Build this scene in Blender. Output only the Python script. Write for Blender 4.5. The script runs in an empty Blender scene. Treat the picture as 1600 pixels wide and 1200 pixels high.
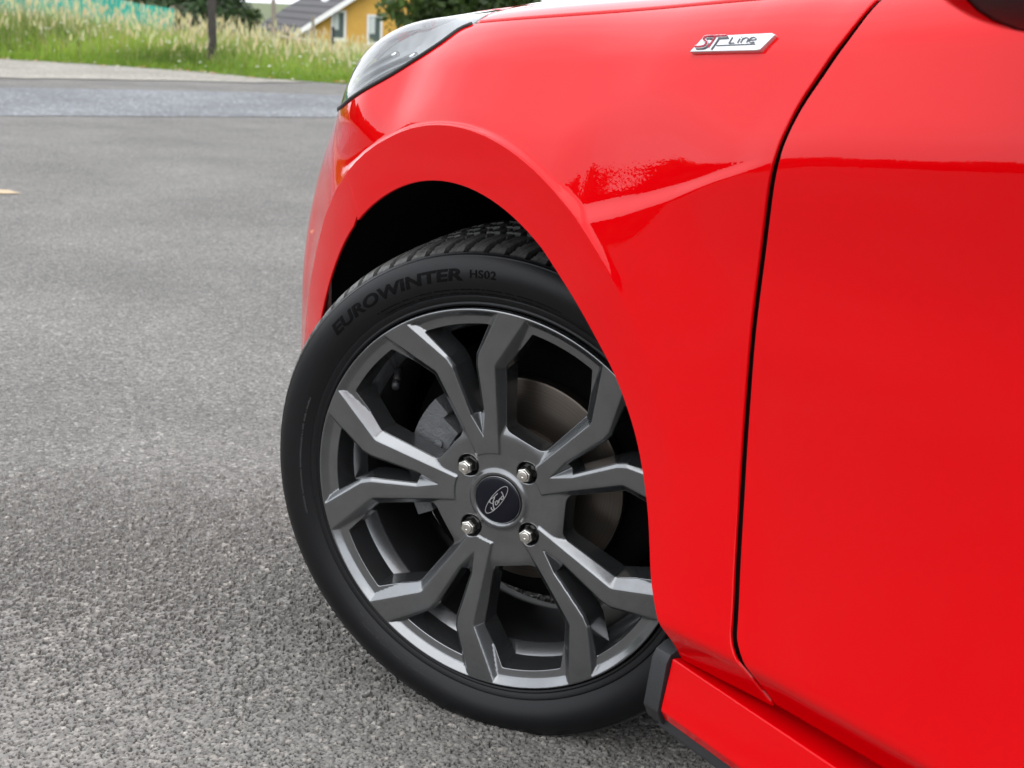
import bpy, bmesh, math, random
import numpy as np
from mathutils import Vector, Matrix
from mathutils.geometry import delaunay_2d_cdt

random.seed(7); rng = np.random.default_rng(7)
SC = bpy.context.scene
COL = SC.collection
rad = math.radians

# ---------------------------------------------------------------- camera
# world: +x towards the tail of the car, +y into the car, z up; flank of the car at y = 0
def camera_axes(pitch=13.7, roll=2.5, head=-33.0):
    p, r, h = rad(pitch), rad(roll), rad(head)
    fwd = np.array([0, math.cos(p), -math.sin(p)]); right = np.array([1.0, 0, 0]); up = np.cross(right, fwd)
    R = right*math.cos(r)+up*math.sin(r); U = -right*math.sin(r)+up*math.cos(r)
    H = np.array([math.sin(h), math.cos(h), 0])
    M = np.array([-H, [H[1], -H[0], 0], [0, 0, 1.0]])
    return M@R, M@U, M@fwd
CR, CU, CF = camera_axes()
WC = np.array([0, .085, .293])                      # centre of the rim's front plane
CO = WC-(-.024*CR-.141*CU+1.791*CF)
cam_d = bpy.data.cameras.new('camera'); cam = bpy.data.objects.new('camera', cam_d); COL.objects.link(cam)
cam_d.sensor_width = 36; cam_d.lens = 2404/1600*36; cam_d.clip_start = .05; cam_d.clip_end = 2000
m4 = Matrix.Identity(4)
for i in range(3):
    m4[i][0], m4[i][1], m4[i][2], m4[i][3] = CR[i], CU[i], -CF[i], CO[i]
cam.matrix_world = m4
cam_d.dof.use_dof = True; cam_d.dof.focus_distance = 1.66; cam_d.dof.aperture_fstop = 14
SC.camera = cam

# ---------------------------------------------------------------- sky, sun, exposure
SUN_EL, SUN_AZ = 62, 118
w = bpy.data.worlds.new('World'); SC.world = w; w.use_nodes = True
nt = w.node_tree; nt.nodes.clear()
o_ = nt.nodes.new('ShaderNodeOutputWorld'); b_ = nt.nodes.new('ShaderNodeBackground')
sky = nt.nodes.new('ShaderNodeTexSky'); sky.sky_type = 'NISHITA'; sky.sun_disc = False
sky.sun_elevation = rad(SUN_EL); sky.sun_rotation = rad(SUN_AZ); sky.air_density = 1; sky.dust_density = 2.5
hs = nt.nodes.new('ShaderNodeHueSaturation'); hs.inputs['Saturation'].default_value = .22
tcw = nt.nodes.new('ShaderNodeTexCoord'); nz = nt.nodes.new('ShaderNodeTexNoise')
nz.inputs['Scale'].default_value = 2.2; nz.inputs['Detail'].default_value = 6
cr = nt.nodes.new('ShaderNodeValToRGB'); cr.color_ramp.elements[0].position = .35; cr.color_ramp.elements[1].position = .68
cr.color_ramp.elements[0].color = (8.4, 8.8, 9.6, 1); cr.color_ramp.elements[1].color = (12.3, 12.6, 13.1, 1)
mxw = nt.nodes.new('ShaderNodeMixRGB'); mxw.inputs[0].default_value = .8
L = nt.links.new
L(tcw.outputs['Generated'], nz.inputs['Vector']); L(nz.outputs['Fac'], cr.inputs[0])
L(sky.outputs[0], hs.inputs['Color']); L(hs.outputs[0], mxw.inputs[1]); L(cr.outputs[0], mxw.inputs[2])
L(mxw.outputs[0], b_.inputs['Color']); b_.inputs['Strength'].default_value = .10; L(b_.outputs[0], o_.inputs['Surface'])
sd = bpy.data.lights.new('sun', 'SUN'); sd.energy = .7; sd.angle = rad(85); sd.color = (1, .97, .93)
so = bpy.data.objects.new('sun', sd); COL.objects.link(so)
SUN_D = Vector((math.sin(rad(SUN_AZ))*math.cos(rad(SUN_EL)), math.cos(rad(SUN_AZ))*math.cos(rad(SUN_EL)), math.sin(rad(SUN_EL))))
so.rotation_euler = SUN_D.to_track_quat('Z', 'Y').to_euler()
vs = SC.view_settings; vs.view_transform = 'Standard'; vs.look = 'None'; vs.exposure = 1.2; vs.gamma = 1; vs.use_curve_mapping = False
SC.cycles.max_bounces = 8; SC.cycles.glossy_bounces = 5; SC.cycles.transparent_max_bounces = 12

# ---------------------------------------------------------------- helpers
def tag(o, label=None, cat=None, group=None, kind=None):
    if label: o['label'] = label
    if cat: o['category'] = cat
    if group: o['group'] = group
    if kind: o['kind'] = kind
    return o
def empty(name, loc=(0, 0, 0), parent=None):
    o = bpy.data.objects.new(name, None); COL.objects.link(o); o.location = loc; o.empty_display_size = .2
    if parent: o.parent = parent
    return o
def mesh_obj(name, verts, faces, mat=None, parent=None, normals=None, smooth=True, me=None):
    if me is None:
        me = bpy.data.meshes.new(name)
        me.from_pydata([tuple(map(float, v)) for v in verts], [], [tuple(int(i) for i in f) for f in faces])
        me.update()
        me.polygons.foreach_set('use_smooth', [bool(smooth)]*len(me.polygons))
        if normals is not None:
            me.normals_split_custom_set_from_vertices([tuple(map(float, n)) for n in normals])
        if mat: me.materials.append(mat)
    o = bpy.data.objects.new(name, me); COL.objects.link(o)
    if parent: o.parent = parent
    return o
def raw_mesh(name, V, F4, mat, parent=None, smooth=False, cols=None, k=None):
    """fast: V (n,3), F (m,k) numpy; cols: per-vertex RGB attribute 'Col'"""
    V = np.asarray(V, np.float32); F4 = np.asarray(F4, np.int32); k = F4.shape[1]
    me = bpy.data.meshes.new(name)
    me.vertices.add(len(V)); me.vertices.foreach_set('co', V.ravel())
    me.loops.add(F4.size); me.loops.foreach_set('vertex_index', F4.ravel())
    me.polygons.add(len(F4)); me.polygons.foreach_set('loop_start', np.arange(0, F4.size, k, dtype=np.int32))
    me.update(calc_edges=True)
    me.polygons.foreach_set('use_smooth', [bool(smooth)]*len(F4))
    if cols is not None:
        a = me.color_attributes.new('Col', 'FLOAT_COLOR', 'POINT')
        c4 = np.ones((len(V), 4), np.float32); c4[:, :3] = cols; a.data.foreach_set('color', c4.ravel())
    if mat: me.materials.append(mat)
    me.validate()
    o = bpy.data.objects.new(name, me); COL.objects.link(o)
    if parent: o.parent = parent
    return o
class MB:
    """collects boxes, prisms, tubes and lathes; build() links them as one mesh object"""
    def __init__(s): s.v = []; s.f = []
    def add(s, vs_, fs_):
        n = len(s.v); s.v += [tuple(map(float, q)) for q in vs_]; s.f += [tuple(i+n for i in f) for f in fs_]
    def box(s, c, size, M=None):
        hx, hy, hz = size[0]/2, size[1]/2, size[2]/2
        q = [Vector((sx*hx, sy*hy, sz*hz)) for sz in (-1, 1) for sy in (-1, 1) for sx in (-1, 1)]
        if M is not None: q = [M@p for p in q]
        q = [p+Vector(c) for p in q]
        s.add(q, [(0, 2, 3, 1), (4, 5, 7, 6), (0, 1, 5, 4), (2, 6, 7, 3), (0, 4, 6, 2), (1, 3, 7, 5)])
    def tube(s, pts, r, n=8, cap=True):
        pts = [Vector(p) for p in pts]; rs = r if hasattr(r, '__len__') else [r]*len(pts); vv = []; ff = []
        for i, p in enumerate(pts):
            t = (pts[min(i+1, len(pts)-1)]-pts[max(i-1, 0)]).normalized()
            a = t.orthogonal().normalized() if i == 0 else (a-t*a.dot(t)).normalized()
            b = t.cross(a)
            for k in range(n):
                th = 2*math.pi*k/n; vv.append(p+(a*math.cos(th)+b*math.sin(th))*rs[i])
        for i in range(len(pts)-1):
            for k in range(n):
                ff.append((i*n+k, i*n+(k+1) % n, (i+1)*n+(k+1) % n, (i+1)*n+k))
        if cap: ff += [tuple(range(n-1, -1, -1)), tuple((len(pts)-1)*n+k for k in range(n))]
        s.add(vv, ff)
    def prism(s, poly, z0, z1, T=lambda p: p):
        n = len(poly); vv = [T((x, y, z0)) for x, y in poly]+[T((x, y, z1)) for x, y in poly]
        s.add(vv, [tuple(range(n-1, -1, -1)), tuple(range(n, 2*n))]+[(i, (i+1) % n, n+(i+1) % n, n+i) for i in range(n)])
    def build(s, name, mat, parent=None, smooth=False, bevel=0, seg=2, ang=30):
        o = mesh_obj(name, s.v, s.f, mat, parent, smooth=smooth)
        bm = bmesh.new(); bm.from_mesh(o.data); bmesh.ops.recalc_face_normals(bm, faces=bm.faces); bm.to_mesh(o.data); bm.free()
        if bevel:
            md = o.modifiers.new('bevel', 'BEVEL'); md.width = bevel; md.segments = seg; md.limit_method = 'ANGLE'; md.angle_limit = rad(ang)
            o.data.polygons.foreach_set('use_smooth', [True]*len(o.data.polygons)); md.harden_normals = True
        return o
def pip(px, py, poly):
    """vectorised point in polygon"""
    poly = np.asarray(poly); inside = np.zeros(len(px), bool); n = len(poly); j = n-1
    for i in range(n):
        xi, yi = poly[i]; xj, yj = poly[j]
        if yi != yj:
            c = ((yi > py) != (yj > py)) & (px < (xj-xi)*(py-yi)/(yj-yi)+xi); inside ^= c
        j = i
    return inside
def seg_dist(px, py, poly, closed=True):
    poly = np.asarray(poly, float); d = np.full(px.shape, 1e9); n = len(poly)
    for i in range(n if closed else n-1):
        a = poly[i]; b = poly[(i+1) % n]; ab = b-a; q = ab@ab+1e-18
        t = np.clip(((px-a[0])*ab[0]+(py-a[1])*ab[1])/q, 0, 1)
        d = np.minimum(d, np.hypot(px-a[0]-t*ab[0], py-a[1]-t*ab[1]))
    return d
def sdf(px, py, poly):                     # positive inside
    d = seg_dist(px, py, poly); s = pip(px.ravel(), py.ravel(), poly).reshape(px.shape)
    return np.where(s, d, -d)
def resample(poly, step, closed=True):
    poly = [np.asarray(p, float) for p in poly]; out = []
    n = len(poly)
    for i in range(n if closed else n-1):
        a, b = poly[i], poly[(i+1) % n]; k = max(1, int(round(np.linalg.norm(b-a)/step)))
        out += [a+(b-a)*t/k for t in range(k)]
    if not closed: out.append(poly[-1])
    return np.array(out)
def catmull(pts, n=6):
    P_ = [np.asarray(p, float) for p in pts]; P_ = [2*P_[0]-P_[1]]+P_+[2*P_[-1]-P_[-2]]; out = []
    for i in range(1, len(P_)-2):
        for k in range(n):
            t = k/n; a, b, c, d = P_[i-1:i+3]
            out.append(.5*((2*b)+(-a+c)*t+(2*a-5*b+4*c-d)*t*t+(-a+3*b-3*c+d)*t**3))
    out.append(P_[-2]); return np.array(out)
def fillet(poly, radii, n=5):
    """round the corners of a closed polygon"""
    m = len(poly); out = []
    for i in range(m):
        p = np.asarray(poly[i], float); a = np.asarray(poly[i-1], float)-p; b = np.asarray(poly[(i+1) % m], float)-p
        la, lb = np.linalg.norm(a), np.linalg.norm(b); r = radii[i] if hasattr(radii, '__len__') else radii
        if r <= 0: out.append(p); continue
        ca = np.clip(a@b/(la*lb), -1, 1); half = math.acos(ca)/2; d = min(r/math.tan(half), .45*la, .45*lb)
        s0, s1 = p+a/la*d, p+b/lb*d
        for k in range(n+1):
            t = k/n; out.append((1-t)**2*s0+2*t*(1-t)*p+t*t*s1)
    return np.array(out)
def cdt_region(loops, extra):
    """triangulate the area inside loops[0] and outside loops[1:]; boundary points come first"""
    pts = []; eds = []
    for lp in loops:
        n0 = len(pts); pts += [Vector((float(a), float(b))) for a, b in lp]; k = len(lp)
        eds += [(n0+i, n0+(i+1) % k) for i in range(k)]
    pts += [Vector((float(a), float(b))) for a, b in extra]
    v, e, f, ov, oe, of = delaunay_2d_cdt(pts, eds, [], 0, 1e-7)
    V = np.array([(q.x, q.y) for q in v]); T = np.array([t for t in f if len(t) == 3])
    c = V[T].mean(1); ok = pip(c[:, 0], c[:, 1], loops[0])
    for h in loops[1:]: ok &= ~pip(c[:, 0], c[:, 1], h)
    T = T[ok]
    a, b, c2 = V[T[:, 0]], V[T[:, 1]], V[T[:, 2]]
    cr_ = (b[:, 0]-a[:, 0])*(c2[:, 1]-a[:, 1])-(b[:, 1]-a[:, 1])*(c2[:, 0]-a[:, 0])
    T = np.where((cr_ < 0)[:, None], T[:, ::-1], T)
    return V, T

# ---------------------------------------------------------------- materials
def new_mat(name):
    m = bpy.data.materials.new(name); m.use_nodes = True; return m, m.node_tree, m.node_tree.nodes['Principled BSDF']
def N_(nt, t, **kw):
    n = nt.nodes.new(t)
    for k, v in kw.items(): setattr(n, k, v)
    return n
def simple(name, col, rough=.5, metal=0, coat=0, spec=None, noise=None, bump=None, bscale=200, vary=.0):
    m, nt, b = new_mat(name)
    b.inputs['Base Color'].default_value = (*col, 1); b.inputs['Roughness'].default_value = rough; b.inputs['Metallic'].default_value = metal
    if coat: b.inputs['Coat Weight'].default_value = coat; b.inputs['Coat Roughness'].default_value = .05
    if spec is not None: b.inputs['Specular IOR Level'].default_value = spec
    tc = N_(nt, 'ShaderNodeTexCoord')
    if noise:
        n = N_(nt, 'ShaderNodeTexNoise'); n.inputs['Scale'].default_value = noise[0]; n.inputs['Detail'].default_value = 6
        mx = N_(nt, 'ShaderNodeMixRGB'); mx.inputs[1].default_value = (*[c*(1-noise[1]) for c in col], 1); mx.inputs[2].default_value = (*[min(1, c*(1+noise[1])) for c in col], 1)
        nt.links.new(tc.outputs['Object'], n.inputs['Vector']); nt.links.new(n.outputs['Fac'], mx.inputs[0]); nt.links.new(mx.outputs[0], b.inputs['Base Color'])
    if bump:
        n = N_(nt, 'ShaderNodeTexNoise'); n.inputs['Scale'].default_value = bscale; n.inputs['Detail'].default_value = 4
        bp = N_(nt, 'ShaderNodeBump'); bp.inputs['Strength'].default_value = bump; bp.inputs['Distance'].default_value = .002
        nt.links.new(tc.outputs['Object'], n.inputs['Vector']); nt.links.new(n.outputs['Fac'], bp.inputs['Height']); nt.links.new(bp.outputs[0], b.inputs['Normal'])
    return m
def paint(name, col):
    m, nt, b = new_mat(name)
    b.inputs['Base Color'].default_value = (*col, 1); b.inputs['Roughness'].default_value = .42; b.inputs['Specular IOR Level'].default_value = .0
    b.inputs['Coat Weight'].default_value = 1; b.inputs['Coat Roughness'].default_value = .012; b.inputs['Coat IOR'].default_value = 1.32
    tc = N_(nt, 'ShaderNodeTexCoord')
    # orange peel in the clear coat, a little dust
    n = N_(nt, 'ShaderNodeTexNoise'); n.inputs['Scale'].default_value = 260; n.inputs['Detail'].default_value = 1
    bp = N_(nt, 'ShaderNodeBump'); bp.inputs['Strength'].default_value = .035; bp.inputs['Distance'].default_value = .001
    nt.links.new(tc.outputs['Object'], n.inputs['Vector']); nt.links.new(n.outputs['Fac'], bp.inputs['Height']); nt.links.new(bp.outputs[0], b.inputs['Coat Normal'])
    v = N_(nt, 'ShaderNodeTexNoise'); v.inputs['Scale'].default_value = 55; v.inputs['Detail'].default_value = 3
    r = N_(nt, 'ShaderNodeValToRGB'); r.color_ramp.elements[0].position = .80; r.color_ramp.elements[1].position = .84
    r.color_ramp.elements[0].color = (0, 0, 0, 1); r.color_ramp.elements[1].color = (.25, .25, .25, 1)
    mx = N_(nt, 'ShaderNodeMixRGB'); mx.inputs[1].default_value = (*col, 1); mx.inputs[2].default_value = (.10, .02, .02, 1)
    nt.links.new(tc.outputs['Object'], v.inputs['Vector']); nt.links.new(v.outputs['Fac'], r.inputs[0]); nt.links.new(r.outputs[0], mx.inputs[0]); nt.links.new(mx.outputs[0], b.inputs['Base Color'])
    return m
M = {}
M['red'] = paint('red paint', (.54, .0, .002))
M['black_plastic'] = simple('black plastic', (.010, .0105, .012), .5, bump=.25, bscale=900)
M['black'] = simple('black cavity', (.004, .004, .004), .8, spec=.1)
M['gloss_black'] = simple('gloss black', (.006, .006, .009), .12)
M['liner'] = simple('arch liner', (.003, .003, .003), .9, spec=.08, bump=.5, bscale=400)
M['chrome'] = simple('bright metal', (.75, .76, .78), .16, 1)
M['badge'] = simple('badge silver', (.62, .63, .64), .3, .75)
M['badge_red'] = simple('badge red enamel', (.26, .003, .02), .4, spec=.25)
M['badge_dark'] = simple('badge dark lettering', (.05, .05, .06), .35)
M['nut'] = simple('nut steel', (.74, .72, .67), .24, 1, noise=(120, .3))
M['nut_dark'] = simple('nut black', (.02, .02, .02), .25, .4)
M['cap'] = simple('cap navy', (.003, .0035, .008), .3, spec=.3)
M['silver_line'] = simple('silver print', (.5, .5, .5), .35, .6)
M['caliper'] = simple('cast iron caliper', (.12, .124, .128), .65, .35, noise=(60, .45), bump=.8, bscale=260)
M['seal'] = simple('rubber seal', (.008, .008, .008), .6)
M['chrome_refl'] = simple('lamp reflector', (.62, .64, .66), .12, 1)
M['lamp_dark'] = simple('lamp housing', (.40, .42, .43), .5, .0)

def rim_mat():
    m, nt, b = new_mat('graphite wheel paint')
    b.inputs['Base Color'].default_value = (.175, .182, .188, 1); b.inputs['Metallic'].default_value = .88; b.inputs['Roughness'].default_value = .17
    b.inputs['Coat Weight'].default_value = .9; b.inputs['Coat Roughness'].default_value = .06
    tc = N_(nt, 'ShaderNodeTexCoord'); d = N_(nt, 'ShaderNodeTexNoise'); d.inputs['Scale'].default_value = 22; d.inputs['Detail'].default_value = 8; d.inputs['Roughness'].default_value = .7
    mr = N_(nt, 'ShaderNodeValToRGB'); mr.color_ramp.elements[0].position = .34; mr.color_ramp.elements[1].position = .62; mr.color_ramp.elements[0].color = (.158, .160, .162, 1); mr.color_ramp.elements[1].color = (.185, .193, .200, 1)
    nt.links.new(tc.outputs['Object'], d.inputs['Vector']); nt.links.new(d.outputs['Fac'], mr.inputs[0]); nt.links.new(mr.outputs[0], b.inputs['Base Color'])
    rr = N_(nt, 'ShaderNodeMapRange'); rr.inputs['To Min'].default_value = .27; rr.inputs['To Max'].default_value = .13; nt.links.new(d.outputs['Fac'], rr.inputs['Value']); nt.links.new(rr.outputs[0], b.inputs['Roughness'])
    n = N_(nt, 'ShaderNodeTexNoise'); n.inputs['Scale'].default_value = 1400; n.inputs['Detail'].default_value = 2
    bp = N_(nt, 'ShaderNodeBump'); bp.inputs['Strength'].default_value = .08; bp.inputs['Distance'].default_value = .0006
    nt.links.new(tc.outputs['Object'], n.inputs['Vector']); nt.links.new(n.outputs['Fac'], bp.inputs['Height']); nt.links.new(bp.outputs[0], b.inputs['Normal'])
    return m
M['rim'] = rim_mat()
def tyre_mat():
    m, nt, b = new_mat('tyre rubber')
    b.inputs['Roughness'].default_value = .43; b.inputs['Specular IOR Level'].default_value = .27
    tc = N_(nt, 'ShaderNodeTexCoord')
    n = N_(nt, 'ShaderNodeTexNoise'); n.inputs['Scale'].default_value = 14; n.inputs['Detail'].default_value = 6
    mx = N_(nt, 'ShaderNodeMixRGB'); mx.inputs[1].default_value = (.003, .0032, .0038, 1); mx.inputs[2].default_value = (.006, .0062, .007, 1)
    at = N_(nt, 'ShaderNodeAttribute', attribute_name='Col')
    m2 = N_(nt, 'ShaderNodeMixRGB'); m2.inputs[2].default_value = (.12, .118, .11, 1)
    n3 = N_(nt, 'ShaderNodeTexNoise'); n3.inputs['Scale'].default_value = 160; n3.inputs['Detail'].default_value = 5
    ml = N_(nt, 'ShaderNodeMath', operation='MULTIPLY'); nt.links.new(at.outputs['Fac'], ml.inputs[0]); nt.links.new(n3.outputs['Fac'], ml.inputs[1])
    nt.links.new(tc.outputs['Object'], n.inputs['Vector']); nt.links.new(tc.outputs['Object'], n3.inputs['Vector'])
    nt.links.new(n.outputs['Fac'], mx.inputs[0]); nt.links.new(mx.outputs[0], m2.inputs[1]); nt.links.new(ml.outputs[0], m2.inputs[0]); nt.links.new(m2.outputs[0], b.inputs['Base Color'])
    n2 = N_(nt, 'ShaderNodeTexNoise'); n2.inputs['Scale'].default_value = 700; n2.inputs['Detail'].default_value = 4
    bp = N_(nt, 'ShaderNodeBump'); bp.inputs['Strength'].default_value = .2; bp.inputs['Distance'].default_value = .0008
    nt.links.new(tc.outputs['Object'], n2.inputs['Vector']); nt.links.new(n2.outputs['Fac'], bp.inputs['Height']); nt.links.new(bp.outputs[0], b.inputs['Normal'])
    return m
M['tyre'] = tyre_mat()
M['letter'] = simple('raised rubber lettering', (.0022, .0022, .0024), .7, spec=.08)
def disc_mat():
    m, nt, b = new_mat('brake disc steel')
    b.inputs['Metallic'].default_value = .85; b.inputs['Roughness'].default_value = .38
    tc = N_(nt, 'ShaderNodeTexCoord'); ln = N_(nt, 'ShaderNodeVectorMath', operation='LENGTH')
    mp = N_(nt, 'ShaderNodeMath', operation='MULTIPLY'); mp.inputs[1].default_value = 900
    n = N_(nt, 'ShaderNodeTexNoise', noise_dimensions='1D'); n.inputs['Scale'].default_value = 1; n.inputs['Detail'].default_value = 3
    mx = N_(nt, 'ShaderNodeMixRGB'); mx.inputs[1].default_value = (.055, .046, .038, 1); mx.inputs[2].default_value = (.13, .11, .093, 1)
    nt.links.new(tc.outputs['Object'], ln.inputs[0]); nt.links.new(ln.outputs['Value'], mp.inputs[0]); nt.links.new(mp.outputs[0], n.inputs['W'])
    nt.links.new(n.outputs['Fac'], mx.inputs[0]); nt.links.new(mx.outputs[0], b.inputs['Base Color'])
    bp = N_(nt, 'ShaderNodeBump'); bp.inputs['Strength'].default_value = .25; bp.inputs['Distance'].default_value = .0005
    nt.links.new(n.outputs['Fac'], bp.inputs['Height']); nt.links.new(bp.outputs[0], b.inputs['Normal'])
    return m
M['disc'] = disc_mat()
def lens_mat():
    m, nt, b = new_mat('clear lamp lens'); nt.nodes.remove(b)
    out = nt.nodes['Material Output']; tr = N_(nt, 'ShaderNodeBsdfTransparent'); gl = N_(nt, 'ShaderNodeBsdfGlossy')
    gl.inputs['Roughness'].default_value = .01; tr.inputs['Color'].default_value = (.93, .95, .95, 1)
    fr = N_(nt, 'ShaderNodeFresnel'); fr.inputs['IOR'].default_value = 1.8; mx = N_(nt, 'ShaderNodeMixShader')
    nt.links.new(fr.outputs[0], mx.inputs[0]); nt.links.new(tr.outputs[0], mx.inputs[1]); nt.links.new(gl.outputs[0], mx.inputs[2]); nt.links.new(mx.outputs[0], out.inputs['Surface'])
    return m
M['lens'] = lens_mat()
def asphalt(name, dark, light, stone, tint=(1.05, 1, .93), scale=110, bump=1.0):
    """rolled asphalt: pale and dark chippings in a grey binder, worn patches"""
    m, nt, b = new_mat(name); b.inputs['Roughness'].default_value = .8; b.inputs['Specular IOR Level'].default_value = .3
    tc = N_(nt, 'ShaderNodeTexCoord'); wob = N_(nt, 'ShaderNodeTexNoise'); wob.inputs['Scale'].default_value = 45; wob.inputs['Detail'].default_value = 2
    add = N_(nt, 'ShaderNodeMixRGB', blend_type='ADD'); add.inputs[0].default_value = .012
    nt.links.new(tc.outputs['Object'], wob.inputs['Vector']); nt.links.new(tc.outputs['Object'], add.inputs[1]); nt.links.new(wob.outputs['Color'], add.inputs[2])
    def vor(sc, feat='F1'):
        v = N_(nt, 'ShaderNodeTexVoronoi', feature=feat); v.inputs['Scale'].default_value = sc; nt.links.new(add.outputs[0], v.inputs['Vector']); return v
    v1, v2 = vor(scale), vor(scale*2.3)
    g = N_(nt, 'ShaderNodeSeparateColor'); nt.links.new(v1.outputs['Color'], g.inputs[0])
    g2 = N_(nt, 'ShaderNodeSeparateColor'); nt.links.new(v2.outputs['Color'], g2.inputs[0])
    rp = N_(nt, 'ShaderNodeValToRGB'); e = rp.color_ramp.elements
    e[0].position = 0; e[0].color = (*[dark*t for t in tint], 1); e[1].position = 1; e[1].color = (*stone, 1)
    k = e.new(.55); k.color = (*[light*.8*t for t in tint], 1); k = e.new(.86); k.color = (*[light*t for t in tint], 1)
    nt.links.new(g.outputs[0], rp.inputs[0])
    rp2 = N_(nt, 'ShaderNodeValToRGB'); rp2.color_ramp.elements[0].color = (dark*tint[0], dark*tint[1], dark*tint[2], 1); rp2.color_ramp.elements[1].color = (light*1.13*tint[0], light*1.13*tint[1], light*1.13*tint[2], 1)
    nt.links.new(g2.outputs[1], rp2.inputs[0])
    mx = N_(nt, 'ShaderNodeMixRGB'); sel = N_(nt, 'ShaderNodeMath', operation='GREATER_THAN'); sel.inputs[1].default_value = .45
    nt.links.new(g.outputs[2], sel.inputs[0]); nt.links.new(sel.outputs[0], mx.inputs[0]); nt.links.new(rp2.outputs[0], mx.inputs[1]); nt.links.new(rp.outputs[0], mx.inputs[2])
    # binder in the gaps
    edge = vor(scale, 'DISTANCE_TO_EDGE'); er = N_(nt, 'ShaderNodeValToRGB'); er.color_ramp.elements[0].position = .02; er.color_ramp.elements[1].position = .16
    er.color_ramp.elements[0].color = (.78, .78, .78, 1); nt.links.new(edge.outputs['Distance'], er.inputs[0])
    mg = N_(nt, 'ShaderNodeMixRGB', blend_type='MULTIPLY'); mg.inputs[0].default_value = 1; nt.links.new(mx.outputs[0], mg.inputs[1]); nt.links.new(er.outputs[0], mg.inputs[2])
    # broad patches
    n = N_(nt, 'ShaderNodeTexNoise'); n.inputs['Scale'].default_value = .9; n.inputs['Detail'].default_value = 7; n.inputs['Roughness'].default_value = .62
    nt.links.new(tc.outputs['Object'], n.inputs['Vector'])
    pr = N_(nt, 'ShaderNodeValToRGB'); pr.color_ramp.elements[0].position = .3; pr.color_ramp.elements[1].position = .7
    pr.color_ramp.elements[0].color = (.74, .74, .74, 1); pr.color_ramp.elements[1].color = (1.16, 1.16, 1.15, 1); nt.links.new(n.outputs['Fac'], pr.inputs[0])
    mp = N_(nt, 'ShaderNodeMixRGB', blend_type='MULTIPLY'); mp.inputs[0].default_value = 1; nt.links.new(mg.outputs[0], mp.inputs[1]); nt.links.new(pr.outputs[0], mp.inputs[2])
    nt.links.new(mp.outputs[0], b.inputs['Base Color'])
    # relief: rounded stones at two sizes, some sunk
    h1 = N_(nt, 'ShaderNodeMath', operation='MULTIPLY'); h1.inputs[1].default_value = -1.0; nt.links.new(v1.outputs['Distance'], h1.inputs[0])
    h2 = N_(nt, 'ShaderNodeMath', operation='MULTIPLY_ADD'); h2.inputs[1].default_value = .9; nt.links.new(g.outputs[1], h2.inputs[0]); nt.links.new(h1.outputs[0], h2.inputs[2])
    h3 = N_(nt, 'ShaderNodeMath', operation='MULTIPLY_ADD'); h3.inputs[1].default_value = -.45; nt.links.new(v2.outputs['Distance'], h3.inputs[0]); nt.links.new(h2.outputs[0], h3.inputs[2])
    bp = N_(nt, 'ShaderNodeBump'); bp.inputs['Strength'].default_value = bump; bp.inputs['Distance'].default_value = .0085*110/scale
    nt.links.new(h3.outputs[0], bp.inputs['Height']); nt.links.new(bp.outputs[0], b.inputs['Normal'])
    return m
def col_mat(name, rough=.7, trans=.0, spec=.3, mul=(1, 1, 1)):
    m, nt, b = new_mat(name); at = N_(nt, 'ShaderNodeAttribute', attribute_name='Col'); nt.links.new(at.outputs['Color'], b.inputs['Base Color'])
    b.inputs['Roughness'].default_value = rough; b.inputs['Specular IOR Level'].default_value = spec
    if trans:
        out = nt.nodes['Material Output']; tl = N_(nt, 'ShaderNodeBsdfTranslucent'); mx = N_(nt, 'ShaderNodeMixShader'); mx.inputs[0].default_value = trans
        nt.links.new(at.outputs['Color'], tl.inputs['Color']); nt.links.new(b.outputs[0], mx.inputs[1]); nt.links.new(tl.outputs[0], mx.inputs[2]); nt.links.new(mx.outputs[0], out.inputs['Surface'])
    return m
M['grass'] = col_mat('grass blades', .55, .35); M['leaf'] = col_mat('tree leaves', .5, .25)
M['bark'] = simple('bark', (.06, .045, .035), .9, noise=(8, .4), bump=1, bscale=30)
NOSE=(.7413,.4542,-.1884)
ACX,ACZ,AR,RE=.03,.30,.374,.433
def sst(a,b,x):
    t=np.clip((x-a)/(b-a),0,1);return t*t*(3-2*t)
def smax(a,b,k):
    h=np.clip(.5+.5*(a-b)/k,0,1);return b*(1-h)+a*h+k*h*(1-h)
def smin(a,b,k): return -smax(-a,-b,k)
# plan curve, u = x for u>-.1, arc length beyond
def _plan():
    N=4000;L=1.75;ds=L/N
    x=-.1;y=0.;xs=[x];ys=[y];hs=[0.];h=0.
    for i in range(N):
        s=-x
        # curvature: .9 until s~.58 then tighter
        k=1.1774/(1+(1.1774*max(s-.1,0))**2)**1.5*sst(.1,.2,s)+2.6*sst(.3913,.5213,s)*(1 if h<1.25 else 0)+ (0.55 if h>=1.25 and h<1.56 else 0)
        h=min(h+k*ds,1.5708)
        x-=np.cos(h)*ds;y+=np.sin(h)*ds;xs.append(x);ys.append(y);hs.append(h)
    return np.array(xs),np.array(ys),np.array(hs),ds
PX,PY,PH,PDS=_plan()
def plan(u):
    u=np.asarray(u,float);s=np.clip((-.1-u)/PDS,0,len(PX)-1.001)
    i=s.astype(int);f=s-i
    g=lambda A:A[i]*(1-f)+A[i+1]*f
    x=np.where(u>-.1,u,g(PX));y=np.where(u>-.1,0,g(PY));h=np.where(u>-.1,0,g(PH))
    return x,y,h
def zi(u): # base height of the shoulder crease
    return .731-.026*np.exp(-((u+.13)/.065)**2)-.032*sst(.0,.22,u)+.051*sst(.22,.56,u)+.09*np.clip(u-.45,0,2)*sst(.4,.6,u)
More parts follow.
